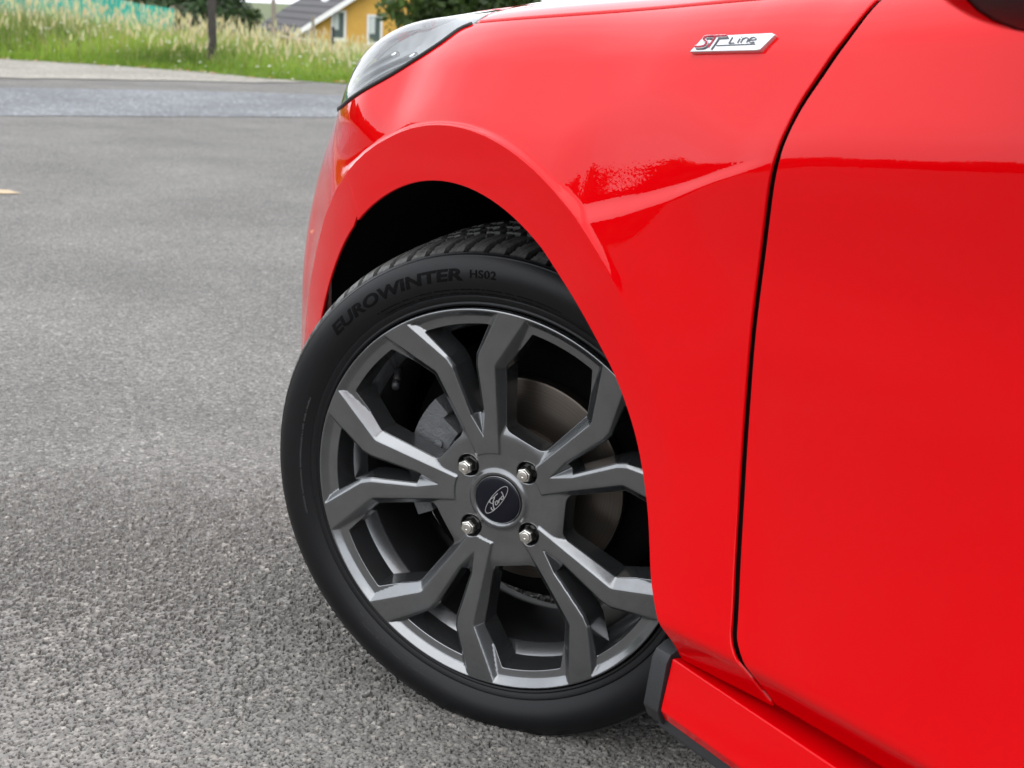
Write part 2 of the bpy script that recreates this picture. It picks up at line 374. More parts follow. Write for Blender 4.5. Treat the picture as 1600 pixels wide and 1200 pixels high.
def body_inset(u,z):
    zl=.58
    q=np.clip(zl-z,0,1)
    xx,_,_=plan(u); r0_=np.hypot(xx-ACX,z-ACZ); a0_=np.arctan2(z-ACZ,xx-ACX)
    rec=sst(AR+.02,RE+.13,r0_)*(1-sst(.85,1.1,a0_))+.35*sst(.85,1.1,a0_)
    yl=.010*rec-.30*q*q
    # soft scallop under the crease on the door
    yl=yl+.004*np.exp(-((z-.66)/.06)**2)*sst(.3,.6,u)
    t=.40
    yu=.001+.009*sst(.30,.52,u)+t*(z-zi(u))
    k=.011+.022*np.exp(-((u-.30)/.10)**2)-.003*sst(.30,.56,u)
    y=smax(yu,yl,k)
    # nose leans back
    b=1-sst(-.52,NOSE[2],u)
    yn=NOSE[0]*np.clip(z-NOSE[1],0,1)**2
    y=y*(1-b)+yn*b
    # scoop under the crease, running up to the door
    zs=np.interp(u,[.2,.265,.33,.39,.445,.50,.56],[.655,.670,.687,.706,.726,.744,.76])
    hw=np.interp(u,[.2,.265,.5,.56],[.013,.011,.004,.003])
    y=y+.21*2*hw*sst(-hw,hw,z-zs)*(1-sst(.02,.11,z-zs))*sst(.20,.26,u)*(1-sst(.46,.525,u))
    # flare
    x,_,_=plan(u)
    dx=x-ACX;dz=z-ACZ
    r=np.hypot(dx,dz)
    ang=np.arctan2(dz,dx)
    re=RE+.012*sst(1.9,2.7,ang)
    soft=1-sst(.70,1.15,ang)
    wdt=.012+.05*soft
    yf=.0+.09*np.clip((r-re)/.09,0,1)**1+0*r
    sf=sst(1.8,2.35,ang)
    yf=np.where(r>re,(2.2-1.9*soft-1.9*sf)*(r-re),0.)+.012*soft**2
    k2=.0022+.016*soft+.012*sf
    y=smin(y,yf,k2)
    # tuck under the lower crease
    zc=.331
    y=smax(y,-.0065+.75*(zc-z)+0*y,.004) if False else y+np.where(z<zc+.006,0,0)
    tk=np.clip(zc-z,-.01,1)
    y=y+.0+ (np.sqrt(tk*tk+.004**2)+tk)/2*.80*sst(.1,.3,u)
    return y
def ws(u):
    z=.7901+.076*u
    z=z-.0065*np.clip(-.12-u,0,2)-.3644*np.clip(-.30-u,0,2)**2.2717
    return z
TAU1=np.radians(80);LR=.11
def body_pt(u,w,off=0.):
    u=np.asarray(u,float);w=np.asarray(w,float)
    s=ws(u);zz=np.minimum(w,s)
    y=body_inset(u,zz)
    e=1e-4
    t0=np.arctan((body_inset(u,s)-body_inset(u,s-e))/e)
    ys=body_inset(u,s)
    t=np.clip(w-s,0,None)
    ka=(TAU1-t0)/LR
    tt=np.minimum(t,LR);ta=t0+ka*tt
    D=(np.cos(t0)-np.cos(ta))/ka+np.sin(TAU1)*np.maximum(t-LR,0)
    Z=(np.sin(ta)-np.sin(t0))/ka+np.cos(TAU1)*np.maximum(t-LR,0)
    ins=np.where(w>s,ys+D,y)
    z=zz+Z
    x,py,h=plan(u)
    return np.stack([x+np.sin(h)*ins,py+np.cos(h)*ins,z],-1)
def body_n(u,w):
    e=4e-4
    a=body_pt(u+e,w)-body_pt(u-e,w);b=body_pt(u,w+e)-body_pt(u,w-e)
    n=np.cross(a,b)   # +x cross +z -> -y outward
    return n/np.linalg.norm(n,axis=-1,keepdims=True)

# ================================================================ SETTING
G2 = np.array([CF[0], CF[1]]); G2 /= np.linalg.norm(G2); R2 = np.array([-G2[1], G2[0]])
if R2@CR[:2] < 0: R2 = -R2
def BG(d, l, z=0.0):                 # d metres ahead of the camera, l metres to its right
    q = CO[:2]+d*G2+l*R2; return (q[0], q[1], z)
def BGa(d, l, z):
    d, l, z = np.broadcast_arrays(np.asarray(d, float), np.asarray(l, float), np.asarray(z, float))
    return np.stack([CO[0]+d*G2[0]+l*R2[0], CO[1]+d*G2[1]+l*R2[1], z], -1)
EDGE = np.array([(-20, -40), (6, -24), (15.5, -17), (20.0, -10), (19.0, -6.4), (18.6, -5.25), (17.95, -3.9), (17.1, -2.9), (16.8, -2.0), (16.6, 1), (16.4, 8), (17, 40)])
def edge_d(l): return np.interp(l, EDGE[:, 1], EDGE[:, 0])
def terr(d, l):
    """height of the land beyond the asphalt: a small bank, then falling away to the house"""
    d = np.asarray(d, float); l = np.asarray(l, float); e = d-edge_d(l)
    bank = .10*sst(-1.5, -8, l)*sst(.2, 3, e)
    return np.where(e < 0, -.03, -.03+.05*sst(0, .6, e)+bank*(1-sst(6, 16, e))-2.75*sst(9, 36, e))
# ground: one sheet out to the horizon
ds = np.concatenate([[-900, -300, -120, -60, -30, -15, -5, 5], np.arange(12, 60, 1.0), [65, 75, 90, 120, 200, 400, 1200]])
ls = np.concatenate([[-1200, -400, -150, -80, -50, -35], np.arange(-25, 15, 1.0), [18, 25, 40, 80, 200, 600, 1200]])
Dg, Lg = np.meshgrid(ds, ls, indexing='ij'); Vg = BGa(Dg, Lg, terr(Dg, Lg)); n1, n2 = Dg.shape
Fg = [(i*n2+j, (i+1)*n2+j, (i+1)*n2+j+1, i*n2+j+1) for i in range(n1-1) for j in range(n2-1)]
m_ground = simple('meadow soil', (.075, .095, .03), .95, noise=(1.2, .4), bump=.8, bscale=15)
g_ = raw_mesh('ground', Vg.reshape(-1, 3), Fg, m_ground, smooth=True); tag(g_, kind='structure')
def sheet(name, pts, z, mat, jag=0, step=.25):
    pp = resample(pts, step) if jag else np.array(pts, float)
    if jag: pp = pp+rng.normal(0, jag, pp.shape)
    V, T = cdt_region([pp], [])
    o = raw_mesh(name, BGa(V[:, 0], V[:, 1], z), T, mat); me = o.data
    if me.polygons[0].normal.z < 0: me.flip_normals()
    return tag(o, kind='structure')
M['asphalt'] = asphalt('worn grey asphalt', .122, .295, (.44, .42, .39), scale=150, bump=1.3)
M['asphalt_road'] = asphalt('bluish road chippings', .10, .27, (.52, .54, .57), tint=(.95, .985, 1.045), scale=60, bump=.9)
M['gravel'] = asphalt('pale gravel shoulder', .22, .40, (.54, .50, .43), tint=(1.07, 1, .87), scale=40, bump=1.0)
yard = [(-60, -45), (-20, -40.0)]+[tuple(p) for p in EDGE[1:-1]]+[(17, 40), (-60, 40)]
sheet('asphalt_yard', yard, 0, M['asphalt'])
sheet('road_strip', [(8.3, -9), (8.9, -6.2), (10.5, -3.6), (11.7, -1.5), (13.0, 2.5), (14, 9), (16.2, 9), (15.0, 2.5), (14.5, -1.9), (14.3, -2.9), (13.5, -4.6), (11.9, -9)], .004, M['asphalt_road'], jag=.012)
sheet('gravel_shoulder', [(15.6, -12), (14.9, -6.5), (14.9, -5.0), (15.6, -3.65), (16.2, -2.6), (16.7, -2.2), (17.0, -2.8), (17.9, -3.8), (18.5, -5.2), (18.9, -6.4), (20.2, -9.5), (20.6, -12)], .008, M['gravel'], jag=.05)
sheet('road_marking', [(6.44, -2.9), (6.46, -2.25), (6.53, -2.13), (6.63, -2.2), (6.62, -2.9)], .004, simple('faded orange paint', (.38, .29, .18), .8, noise=(40, .35)), jag=.008, step=.04)
# the yard close to the camera: the chippings of the wearing course as real relief
def stone_layer(x, y, cell, fill, seed):
    """domes of random size, height and tone on a jittered grid; returns height (in cells) and tone of the stone on top (-1: none)"""
    ci, cj = np.floor(x/cell).astype(np.int64), np.floor(y/cell).astype(np.int64); H = np.full(x.shape, -1.0); T = np.full(x.shape, -1.0)
    def rnd(i, j, k):
        h = (i*73856093) ^ (j*19349663) ^ ((k+seed)*83492791); h = (h ^ (h >> 13))*1274126177 & 0x7fffffff; return ((h ^ (h >> 16)) & 0xffff)/65535.0
    for a in (-1, 0, 1):
        for b in (-1, 0, 1):
            i, j = ci+a, cj+b; px, py = (i+.5+.75*(rnd(i, j, 1)-.5))*cell, (j+.5+.75*(rnd(i, j, 2)-.5))*cell
            on = rnd(i, j, 3) < fill; r = cell*(.40+.30*rnd(i, j, 4)); th = rnd(i, j, 5)*3.1416; el = 1+.55*rnd(i, j, 6)
            dx, dy = x-px, y-py; u_, v_ = dx*np.cos(th)+dy*np.sin(th), (-dx*np.sin(th)+dy*np.cos(th))*el
            q = np.maximum(np.abs(u_), .55*np.abs(u_)+.83*np.abs(v_)); q = np.maximum(q, .92*np.hypot(u_, v_))/r          # angular outline
            h = np.where(on & (q < 1), (1-q**4)*.30+.34*rnd(i, j, 7)+.22*(rnd(i, j, 8)-.5)*u_/r+.22*(rnd(i, j, 9)-.5)*v_/r, -1)
            up = h > H; H = np.where(up, h, H); T = np.where(up, rnd(i, j, 10), T)
    return H, T
dr = [.86]
while dr[-1] < 2.75: dr.append(dr[-1]+.00125*dr[-1]**1.1)
dr = np.array(dr); nl = 1180; tt = np.linspace(-1, 1, nl); Dn, Tn = np.meshgrid(dr, tt, indexing='ij'); Ln = -.16+Tn*(.52+.36*Dn)*1.0-.12*(Dn-.86)
Q = BGa(Dn, Ln, 0.0); x_, y_ = Q[..., 0]+50, Q[..., 1]+50
h1, t1 = stone_layer(x_, y_, .0060, .70, 3); h2, t2 = stone_layer(x_, y_, .0040, .92, 11)
z1, z2 = np.where(h1 > -.9, h1*.0043, -1), np.where(h2 > -.9, h2*.0030-.0002, -1); zb = np.maximum(np.maximum(z1, z2), -.0011)
tone = np.where(zb <= -.00105, .05, np.where(z1 >= z2, .122+.13*np.abs(t1)**1.7+.08*(t1 > .985), .102+.118*np.abs(t2)))
edge = np.minimum(np.clip((2.75-Dn)/1.1, 0, 1), np.clip((1-np.abs(Tn))/.12, 0, 1)); pick = np.where(z1 >= z2, t1*7.31 % 1, t2*5.17 % 1)
Q[..., 2] = np.where(pick < edge*1.02, .0012+zb+.0011, -.004)
cn = tone[..., None]*np.array([1.05, 1.0, .93])+np.where(t1 > .9, .012, 0)[..., None]*np.array([1, .3, -.4])
nd = len(dr); I_ = np.arange(nd*nl).reshape(nd, nl); Fq = np.stack([I_[:-1, :-1], I_[1:, :-1], I_[1:, 1:], I_[:-1, 1:]], -1).reshape(-1, 4)
def near_mat():
    m, nt, b = new_mat('asphalt chippings'); b.inputs['Roughness'].default_value = .72; b.inputs['Specular IOR Level'].default_value = .35
    at = N_(nt, 'ShaderNodeAttribute', attribute_name='Col'); tc = N_(nt, 'ShaderNodeTexCoord')
    n = N_(nt, 'ShaderNodeTexNoise'); n.inputs['Scale'].default_value = .9; n.inputs['Detail'].default_value = 7; n.inputs['Roughness'].default_value = .62; nt.links.new(tc.outputs['Object'], n.inputs['Vector'])
    pr = N_(nt, 'ShaderNodeValToRGB'); pr.color_ramp.elements[0].position = .3; pr.color_ramp.elements[1].position = .7; pr.color_ramp.elements[0].color = (.74, .74, .74, 1); pr.color_ramp.elements[1].color = (1.16, 1.16, 1.15, 1)
    f = N_(nt, 'ShaderNodeTexNoise'); f.inputs['Scale'].default_value = 900; f.inputs['Detail'].default_value = 3; nt.links.new(tc.outputs['Object'], f.inputs['Vector'])
    fr = N_(nt, 'ShaderNodeMapRange'); fr.inputs['To Min'].default_value = .7; fr.inputs['To Max'].default_value = 1.3; nt.links.new(f.outputs['Fac'], fr.inputs['Value'])
    m1 = N_(nt, 'ShaderNodeMixRGB', blend_type='MULTIPLY'); m1.inputs[0].default_value = 1; m2 = N_(nt, 'ShaderNodeMixRGB', blend_type='MULTIPLY'); m2.inputs[0].default_value = 1
    nt.links.new(n.outputs['Fac'], pr.inputs[0]); nt.links.new(at.outputs['Color'], m1.inputs[1]); nt.links.new(pr.outputs[0], m1.inputs[2]); nt.links.new(m1.outputs[0], m2.inputs[1]); nt.links.new(fr.outputs[0], m2.inputs[2]); nt.links.new(m2.outputs[0], b.inputs['Base Color'])
    return m
tag(raw_mesh('asphalt_wearing_course', Q.reshape(-1, 3), Fq, near_mat(), smooth=False, cols=cn.reshape(-1, 3)), kind='structure')

# ---- grass verge
def blades(n, dd, ll, h, wdt, col, bend, tipcol=None, name='grass'):
    base = BGa(dd, ll, terr(dd, ll)-.01); th = rng.random(n)*2*np.pi; side = np.stack([np.cos(th), np.sin(th), 0*th], 1)
    ph = rng.random(n)*2*np.pi; ln = np.stack([np.cos(ph), np.sin(ph), 0*ph], 1)*(bend*h)[:, None]
    V = np.zeros((n, 6, 3)); C = np.zeros((n, 6, 3))
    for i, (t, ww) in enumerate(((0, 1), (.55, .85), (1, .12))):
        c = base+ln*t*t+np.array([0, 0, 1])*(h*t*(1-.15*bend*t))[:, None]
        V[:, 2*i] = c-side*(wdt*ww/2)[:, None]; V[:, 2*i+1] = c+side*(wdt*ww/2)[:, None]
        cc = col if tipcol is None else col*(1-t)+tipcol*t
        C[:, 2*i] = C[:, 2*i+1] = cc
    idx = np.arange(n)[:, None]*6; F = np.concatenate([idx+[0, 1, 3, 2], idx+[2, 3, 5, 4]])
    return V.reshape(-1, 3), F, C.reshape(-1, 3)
def scatter(n, e0, e1, l0=-13, l1=2.5, p=1.0):
    ll = rng.uniform(l0, l1, n); e = e0+(e1-e0)*rng.random(n)**p; return edge_d(ll)+e+rng.normal(0, .06, n), ll, e
def hgt(l): return np.interp(l, [-13, -7, -5.2, -3.8, -2.6, -1.8, 3], [.95, .56, .41, .37, .27, .21, .2])
def wave(l, d): return .5+.5*np.sin(l*1.7+np.sin(d*1.1)*1.5+1.2)*np.sin(l*.63+d*.4)
packs = []
n = 34000; d, l, e = scatter(n, 0, 5.5, p=1.4); wv = wave(l, d)
h = hgt(l)*rng.uniform(.35, .88, n)*(.35+.65*sst(0, 1.3, e)); g1 = np.stack([.12+.09*rng.random(n)*wv, .20+.08*rng.random(n), .018+.025*rng.random(n)], 1)*(.38+.85*wv[:, None])
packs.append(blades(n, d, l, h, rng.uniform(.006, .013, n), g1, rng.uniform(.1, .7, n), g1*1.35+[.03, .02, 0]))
n = 9500; d, l, e = scatter(n, .7, 7, p=1.0)
h = hgt(l)*rng.uniform(.6, 1.08, n)*(.45+.55*sst(.3, 2.2, e)); s1 = np.stack([.36+.16*rng.random(n), .32+.14*rng.random(n), .14+.09*rng.random(n)], 1)
packs.append(blades(n, d, l, h, rng.uniform(.005, .010, n), s1*[.55, .68, .5], rng.uniform(.05, .45, n), s1))
n = 9000; d, l, e = scatter(n, -.12, .5, p=1.3)
packs.append(blades(n, d, l, rng.uniform(.05, .16, n), rng.uniform(.006, .012, n), np.stack([.12+.06*rng.random(n), .21+.07*rng.random(n), .02+0*rng.random(n)], 1), rng.uniform(.2, .9, n)))
n = 7000; d = rng.uniform(24, 46, n); l = rng.uniform(-17, 3, n)
s2 = np.stack([.30+.14*rng.random(n), .29+.12*rng.random(n), .11+.06*rng.random(n)], 1)
packs.append(blades(n, d, l, rng.uniform(.12, .30, n), rng.uniform(.012, .025, n), s2*.7, rng.uniform(.05, .5, n), s2))
# seed heads: a short plump blade on top of a stalk
n = 3300; d, l, e = scatter(n, .9, 7, p=1.0); h0 = hgt(l)*rng.uniform(.62, 1.12, n)*(.5+.5*sst(.3, 2, e)); s3 = np.stack([.50+.15*rng.random(n), .45+.13*rng.random(n), .24+.1*rng.random(n)], 1)
v, f, c = blades(n, d, l, rng.uniform(.07, .13, n), rng.uniform(.014, .026, n), s3*.85, rng.uniform(.1, .6, n), s3); v = v.reshape(n, 6, 3); v[:, :, 2] += h0[:, None]; packs.append((v.reshape(-1, 3), f, c))
Vs, Fs, Cs, off = [], [], [], 0
for v, f, c in packs: Vs.append(v); Fs.append(f+off); Cs.append(c); off += len(v)
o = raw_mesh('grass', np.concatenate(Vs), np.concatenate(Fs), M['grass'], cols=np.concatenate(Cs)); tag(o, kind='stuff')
# daisies and clover heads among the grass, litter of petals along its foot
def discs(name, dd, ll, zz, r, cols, mat):
    n = len(dd); c = BGa(dd, ll, zz); V = []; F = []; C = []
    for k in range(6):
        a = k*np.pi/3; V.append(c+np.stack([np.cos(a)*r, np.sin(a)*r, .3*r*np.cos(2*a)], 1))
    V = np.stack(V, 1); top = (c+np.array([0, 0, 1])*(.5*r)[:, None])[:, None]; V = np.concatenate([V, top], 1)
    idx = np.arange(n)[:, None]*7; F = np.concatenate([idx+[k, (k+1) % 6, 6] for k in range(6)])
    return raw_mesh(name, V.reshape(-1, 3), F, mat, cols=np.repeat(cols, 7, 0))
n = 170; d, l, e = scatter(n, .1, 3.5, l0=-9, l1=-1.2, p=1.3); z = terr(d, l)+hgt(l)*rng.uniform(.25, .8, n)*(.35+.65*sst(0, 1.3, e))
tag(discs('wildflowers', d, l, z, rng.uniform(.012, .026, n), np.full((n, 3), .78)*[1, .98, .9], M['grass']), kind='stuff')
n = 70; d, l, e = scatter(n, -.28, .12, l0=-9, l1=-1.2); pc = np.array([(.6, .22, .08), (.7, .66, .5), (.62, .38, .30), (.55, .35, .12)])[rng.integers(0, 4, n)]
tag(discs('fallen_petals', d, l, np.full(n, .02), rng.uniform(.012, .030, n), pc, M['grass']), kind='stuff')

# ---- fence posts, netting, rail
def post(name, label, d, l, z1, w_, mat, lean=0, group=None, top=0):
    o = MB(); z0 = float(terr(d, l))-.3; c0 = Vector(BG(d, l, z0)); c1 = Vector(BG(d, l+lean, z1)); m = 7
    o.tube([c0+(c1-c0)*(i/m)+Vector(rng.normal(0, .004, 3)) for i in range(m+1)], [w_/2*(1.05-.1*i/m) for i in range(m+1)], 9)
    return tag(o.build(name, mat, smooth=False, bevel=.004), label, 'post', group)
wood_d = simple('tarred post', (.035, .03, .026), .9, noise=(14, .5), bump=1, bscale=40); wood_g = simple('grey weathered post', (.20, .175, .14), .9, noise=(14, .35), bump=1, bscale=40)
post('fence_post', 'thick dark wooden post standing in the tall grass at the verge', 19.2, -3.84, 1.75, .105, wood_d)
post('fence_post', 'tall thin grey post before the dark roof of the yellow house', 24, -3.85, .84, .075, wood_g, -.01)
post('fence_post', 'crooked grey post before the corner of the yellow wall', 26, -3.47, .60, .06, wood_g, -.07)
post('marker_post', 'short black post under the left window of the yellow house', 25, -3.08, .46, .058, simple('black marker', (.02, .02, .022), .5))
rl = MB(); rl.tube([BG(24, -3.80, .30), BG(25, -3.65, .245), BG(26, -3.47, .20)], [.018, .02, .018], 7)
tag(rl.build('fence_rail', simple('pale rail', (.45, .43, .38), .8, noise=(20, .3)), smooth=True), 'pale horizontal rail joining the two grey posts', 'rail')
nr = empty('netting_screen', BG(27.2, -6.1, 0)); tag(nr, 'teal green netting screen stretched behind the tall grass', 'netting')
nx, nzv = 90, 14; lv = np.linspace(-14.5, -6.10, nx); V = []; 
for side in (0, 1):
    for j in range(nzv):
        t = j/(nzv-1); top_z = .60+.145*(-6.12-lv)*(1-.02*(-6.12-lv))+.015*np.sin(lv*4); zz = -.05+t*(top_z+.05)
        dep = 27.2+.05*np.sin(lv*5+1)+.025*np.sin(lv*13+t*3)+.012*np.sin(lv*31+t*5)+side*.006
        V.append(BGa(dep, lv, zz)-np.array(BG(27.2, -6.1, 0)))
V = np.concatenate(V); F = []
for s in (0, 1):
    for j in range(nzv-1):
        for i in range(nx-1):
            a = s*nx*nzv+j*nx+i; F.append((a, a+1, a+nx+1, a+nx))
m_net = simple('teal netting', (.02, .30, .235), .75, noise=(9, .35), bump=.5, bscale=60)
raw_mesh('fabric', V, F, m_net, nr, smooth=True)
for l_, zt in ((-6.12, .66), (-8.4, .98), (-10.7, 1.25)):
    p_ = MB(); b0 = Vector(BG(27.2, -6.1, 0)); p_.tube([Vector(BG(27.26, l_, -.3))-b0, Vector(BG(27.26, l_, zt))-b0], .028, 8); p_.build('stake', wood_g, nr)

# ---- the yellow house beyond the meadow
HD, HL, HA = 58.0, -8.1, rad(19)
hx = -math.sin(HA)*0
gx = np.array([math.cos(HA), -math.sin(HA)])       # along the gable wall (l, d)
dx_ = np.array([math.sin(HA), math.cos(HA)])*np.array([-1, 1])*1.0
dx_ = np.array([-gx[1]*-1, gx[0]]); dx_ = np.array([-math.sin(HA)*1.0, math.cos(HA)]); gx = np.array([math.cos(HA), math.sin(HA)])
H0 = BG(HD, HL, 0)
house = empty('house', BG(HD, HL, -3.0)); tag(house, 'yellow gabled house with dark roof and white windows beyond the meadow', 'house')
def HP(a, b, z):                                     # a along the gable, b into the depth
    l_ = HL+a*gx[0]+b*dx_[0]; d_ = HD+a*gx[1]+b*dx_[1]
    return Vector(BG(d_, l_, z))-Vector(BG(HD, HL, -3.0))
WID, DEP, EV, SL = 7.4, 8.0, -.02, math.tan(rad(33)); RZ = EV+WID/2*SL
def hbox(m, a0, a1, b0, b1, z0, z1):
    q = [HP(a, b, z) for z in (z0, z1) for b in (b0, b1) for a in (a0, a1)]
    m.add(q, [(0, 2, 3, 1), (4, 5, 7, 6), (0, 1, 5, 4), (2, 6, 7, 3), (0, 4, 6, 2), (1, 3, 7, 5)])
m_yel = simple('yellow render', (.62, .36, .075), .9, noise=(3, .12), bump=.3, bscale=20); m_wh = simple('white paint', (.78, .78, .76), .5)
m_brown = simple('dark brown wall', (.09, .06, .045), .85, noise=(6, .4)); m_glass = simple('window glass', (.10, .13, .125), .06); m_curt = simple('pale curtain', (.55, .60, .58), .8)
wb = MB(); wb.add([HP(0, 0, -3), HP(WID, 0, -3), HP(WID, 0, EV), HP(WID/2, 0, RZ), HP(0, 0, EV), HP(0, DEP, -3), HP(WID, DEP, -3), HP(WID, DEP, EV), HP(WID/2, DEP, RZ), HP(0, DEP, EV)],
    [(0, 1, 2, 3, 4), (9, 8, 7, 6, 5), (1, 6, 7, 2)]); wb.build('wall', m_yel, house)
wb = MB(); wb.add([HP(0, 0, -3), HP(0, 0, EV), HP(0, DEP, EV), HP(0, DEP, -3)], [(0, 1, 2, 3)]); wb.build('side_wall', m_brown, house)  # side wall in a much darker brown than the gable
tr_ = MB(); hbox(tr_, -.02, .12, -.04, 0, -3, EV); tr_.build('corner_board', m_wh, house)
def roof_mat():
    m, nt, b = new_mat('slate grey roof'); b.inputs['Roughness'].default_value = .75
    tc = N_(nt, 'ShaderNodeTexCoord'); n = N_(nt, 'ShaderNodeTexNoise'); n.inputs['Scale'].default_value = 5; n.inputs['Detail'].default_value = 5
    mx = N_(nt, 'ShaderNodeMixRGB'); mx.inputs[1].default_value = (.03, .028, .030, 1); mx.inputs[2].default_value = (.055, .052, .054, 1)
    nt.links.new(tc.outputs['Object'], n.inputs['Vector']); nt.links.new(n.outputs['Fac'], mx.inputs[0]); nt.links.new(mx.outputs[0], b.inputs['Base Color']); return m
m_roof = roof_mat()
for side in (0, 1):
    for c in range(11):                              # courses of tiles, each lapping the one below
        f0, f1 = c/11, (c+1)/11; ov = .55; run = WID/2+ov
        def ra(f): return (-ov+f*run) if side == 0 else WID+ov-f*run
        def rz(f): return EV-ov*SL+f*run*SL
        m = MB(); lap = .05
        q = [HP(ra(f0-.012), -.45, rz(f0-.012)+lap), HP(ra(f0-.012), DEP+.45, rz(f0-.012)+lap), HP(ra(f1), DEP+.45, rz(f1)+.012), HP(ra(f1), -.45, rz(f1)+.012)]
        q2 = [p-Vector((0, 0, .045)) for p in q]
        m.add(q+q2, [(0, 1, 2, 3), (7, 6, 5, 4), (0, 4, 5, 1), (1, 5, 6, 2), (2, 6, 7, 3), (3, 7, 4, 0)]); m.build('roof_course', m_roof, house)
for side in (0, 1):
    m = MB(); ov = .58; a0 = -ov if side == 0 else WID+ov
    q = [HP(a0, -.50, EV-ov*SL-.14), HP(WID/2, -.50, RZ-.14), HP(WID/2, -.50, RZ+.06), HP(a0, -.50, EV-ov*SL+.06)]; q2 = [HP(a0, -.46, EV-ov*SL-.14), HP(WID/2, -.46, RZ-.14), HP(WID/2, -.46, RZ+.06), HP(a0, -.46, EV-ov*SL+.06)]
    m.add(q+q2, [(0, 1, 2, 3), (7, 6, 5, 4), (0, 4, 5, 1), (1, 5, 6, 2), (2, 6, 7, 3), (3, 7, 4, 0)]); m.build('bargeboard', m_wh, house)
sk = MB(); f0, f1 = .42, .72; run = WID/2+.55
q = [HP(-.55+f*run, b, EV-.55*SL+f*run*SL+.09) for f, b in ((f0, 2.6), (f0, 3.5), (f1, 3.5), (f1, 2.6))]; sk.add(q+[p-Vector((0, 0, .12)) for p in q], [(0, 1, 2, 3), (0, 4, 5, 1), (1, 5, 6, 2), (2, 6, 7, 3), (3, 7, 4, 0)]); sk.build('skylight', simple('skylight glass', (.75, .78, .8), .15), house)
def house_window(a0, a1, z0, z1):
    f = MB(); t = .085
    hbox(f, a0, a1, -.05, .0, z0, z0+t); hbox(f, a0, a1, -.05, .0, z1-t, z1); hbox(f, a0, a0+t, -.05, .0, z0+t, z1-t); hbox(f, a1-t, a1, -.05, .0, z0+t, z1-t)
    fo = f.build('window', m_wh, house)
    p = MB(); hbox(p, a0+t, a1-t, -.02, -.012, z0+t, z1-t); p.build('pane', m_glass, fo)
    c = MB(); hbox(c, a0+t+.02, a0+(a1-a0)*.52, -.0265, -.021, z0+t+.3, z1-t-.02); c.build('curtain', m_curt, fo)
    s = MB(); hbox(s, a0-.05, a1+.05, -.1, .0, z0-.05, z0-.003); s.build('sill', m_wh, fo)
for a0, a1, z0, z1 in ((.88, 1.45, -.56, .53), (2.24, 2.83, -.66, .42), (5.0, 5.6, -.6, .45)): house_window(a0, a1, z0, z1)

# ---- trees
def tree(name, label, d, l, h, r, base, leaf, col, n=4200, nb=22, group=None, squash=.8, low=.25, seed=0):
    rg = np.random.default_rng(seed); z0 = float(terr(d, l)) if base is None else base
    root = empty(name, BG(d, l, z0)); tag(root, label, 'tree', group)
    t = MB(); t.tube([(0, 0, -.3), (.03*h/6, .02, h*.25), (-.02*h, .03, h*.5), (.02*h, 0, h*.8)], [.05*h**.8, .04*h**.8, .03*h**.8, .008*h], 8)
    for k in range(7):
        a = rg.random()*6.28; b = h*(.25+.08*k); e = r*.75; t.tube([(0, 0, b), (math.cos(a)*e*.5, math.sin(a)*e*.5, b+h*.10), (math.cos(a)*e, math.sin(a)*e, b+h*.17)], [.018*h, .012*h, .004*h], 6)
    t.build('trunk', M['bark'], root, smooth=True)
    u = rg.normal(size=(nb, 3)); u /= np.linalg.norm(u, axis=1)[:, None]; u *= rg.random((nb, 1))**.5
    cz = h*(low+1)/2; hz = h*(1-low)/2
    bc = np.stack([u[:, 0]*r*.75, u[:, 1]*r*.75, cz+u[:, 2]*hz*squash], 1); br = rg.uniform(.28, .5, nb)*r
    i = rg.integers(0, nb, n); q = rg.normal(size=(n, 3)); q /= np.linalg.norm(q, axis=1)[:, None]; p = bc[i]+q*(br[i]*rg.uniform(.55, 1.08, n)**.6)[:, None]*[1, 1, .85]
    a = rg.normal(size=(n, 3)); a /= np.linalg.norm(a, axis=1)[:, None]; b = np.cross(a, rg.normal(size=(n, 3))); b /= np.linalg.norm(b, axis=1)[:, None]
    s = leaf*rg.uniform(.6, 1.4, n)[:, None]
    V = np.stack([p-a*s, p+b*s*.55, p+a*s, p-b*s*.55], 1).reshape(-1, 3); F = np.arange(4*n).reshape(n, 4)
    bcol = rg.uniform(.65, 1.35, (nb, 1))*np.array(col); c = bcol[i]*rg.uniform(.7, 1.35, (n, 1))
    raw_mesh('crown', V, F, M['leaf'], root, cols=np.repeat(c, 4, 0)); return root
tree('leafy_tree', 'large dark broadleaf tree hiding the right end of the yellow house', 52, -1.95, 7.5, 2.7, -2.9, .19, (.045, .075, .018), 9000, 34, low=.05, seed=1)
tree('leafy_tree', 'dark broadleaf tree between the headlight and the white sky', 56, -.9, 5.6, 2.2, -2.9, .19, (.04, .07, .018), 6000, 26, low=.05, seed=2)
tree('leafy_tree', 'tall dark tree rising behind the thick dark post', 66, -14.6, 6.6, 2.7, -2.8, .2, (.035, .06, .022), 6500, 26, low=.05, seed=3)
tree('leafy_tree', 'dark tree behind the end of the teal netting', 60, -12.2, 4.4, 1.5, -2.8, .17, (.03, .055, .02), 3500, 20, low=.05, seed=31)
tree('leafy_tree', 'small far tree just left of the dark roof', 100, -18.4, 3.45, 2.6, -2.8, .22, (.055, .085, .03), 3500, 18, low=.0, seed=4)
tree('leafy_tree', 'small far tree between the thick post and the house roof', 112, -22.6, 3.2, 2.8, -2.8, .22, (.06, .095, .03), 3500, 18, low=.0, seed=5)

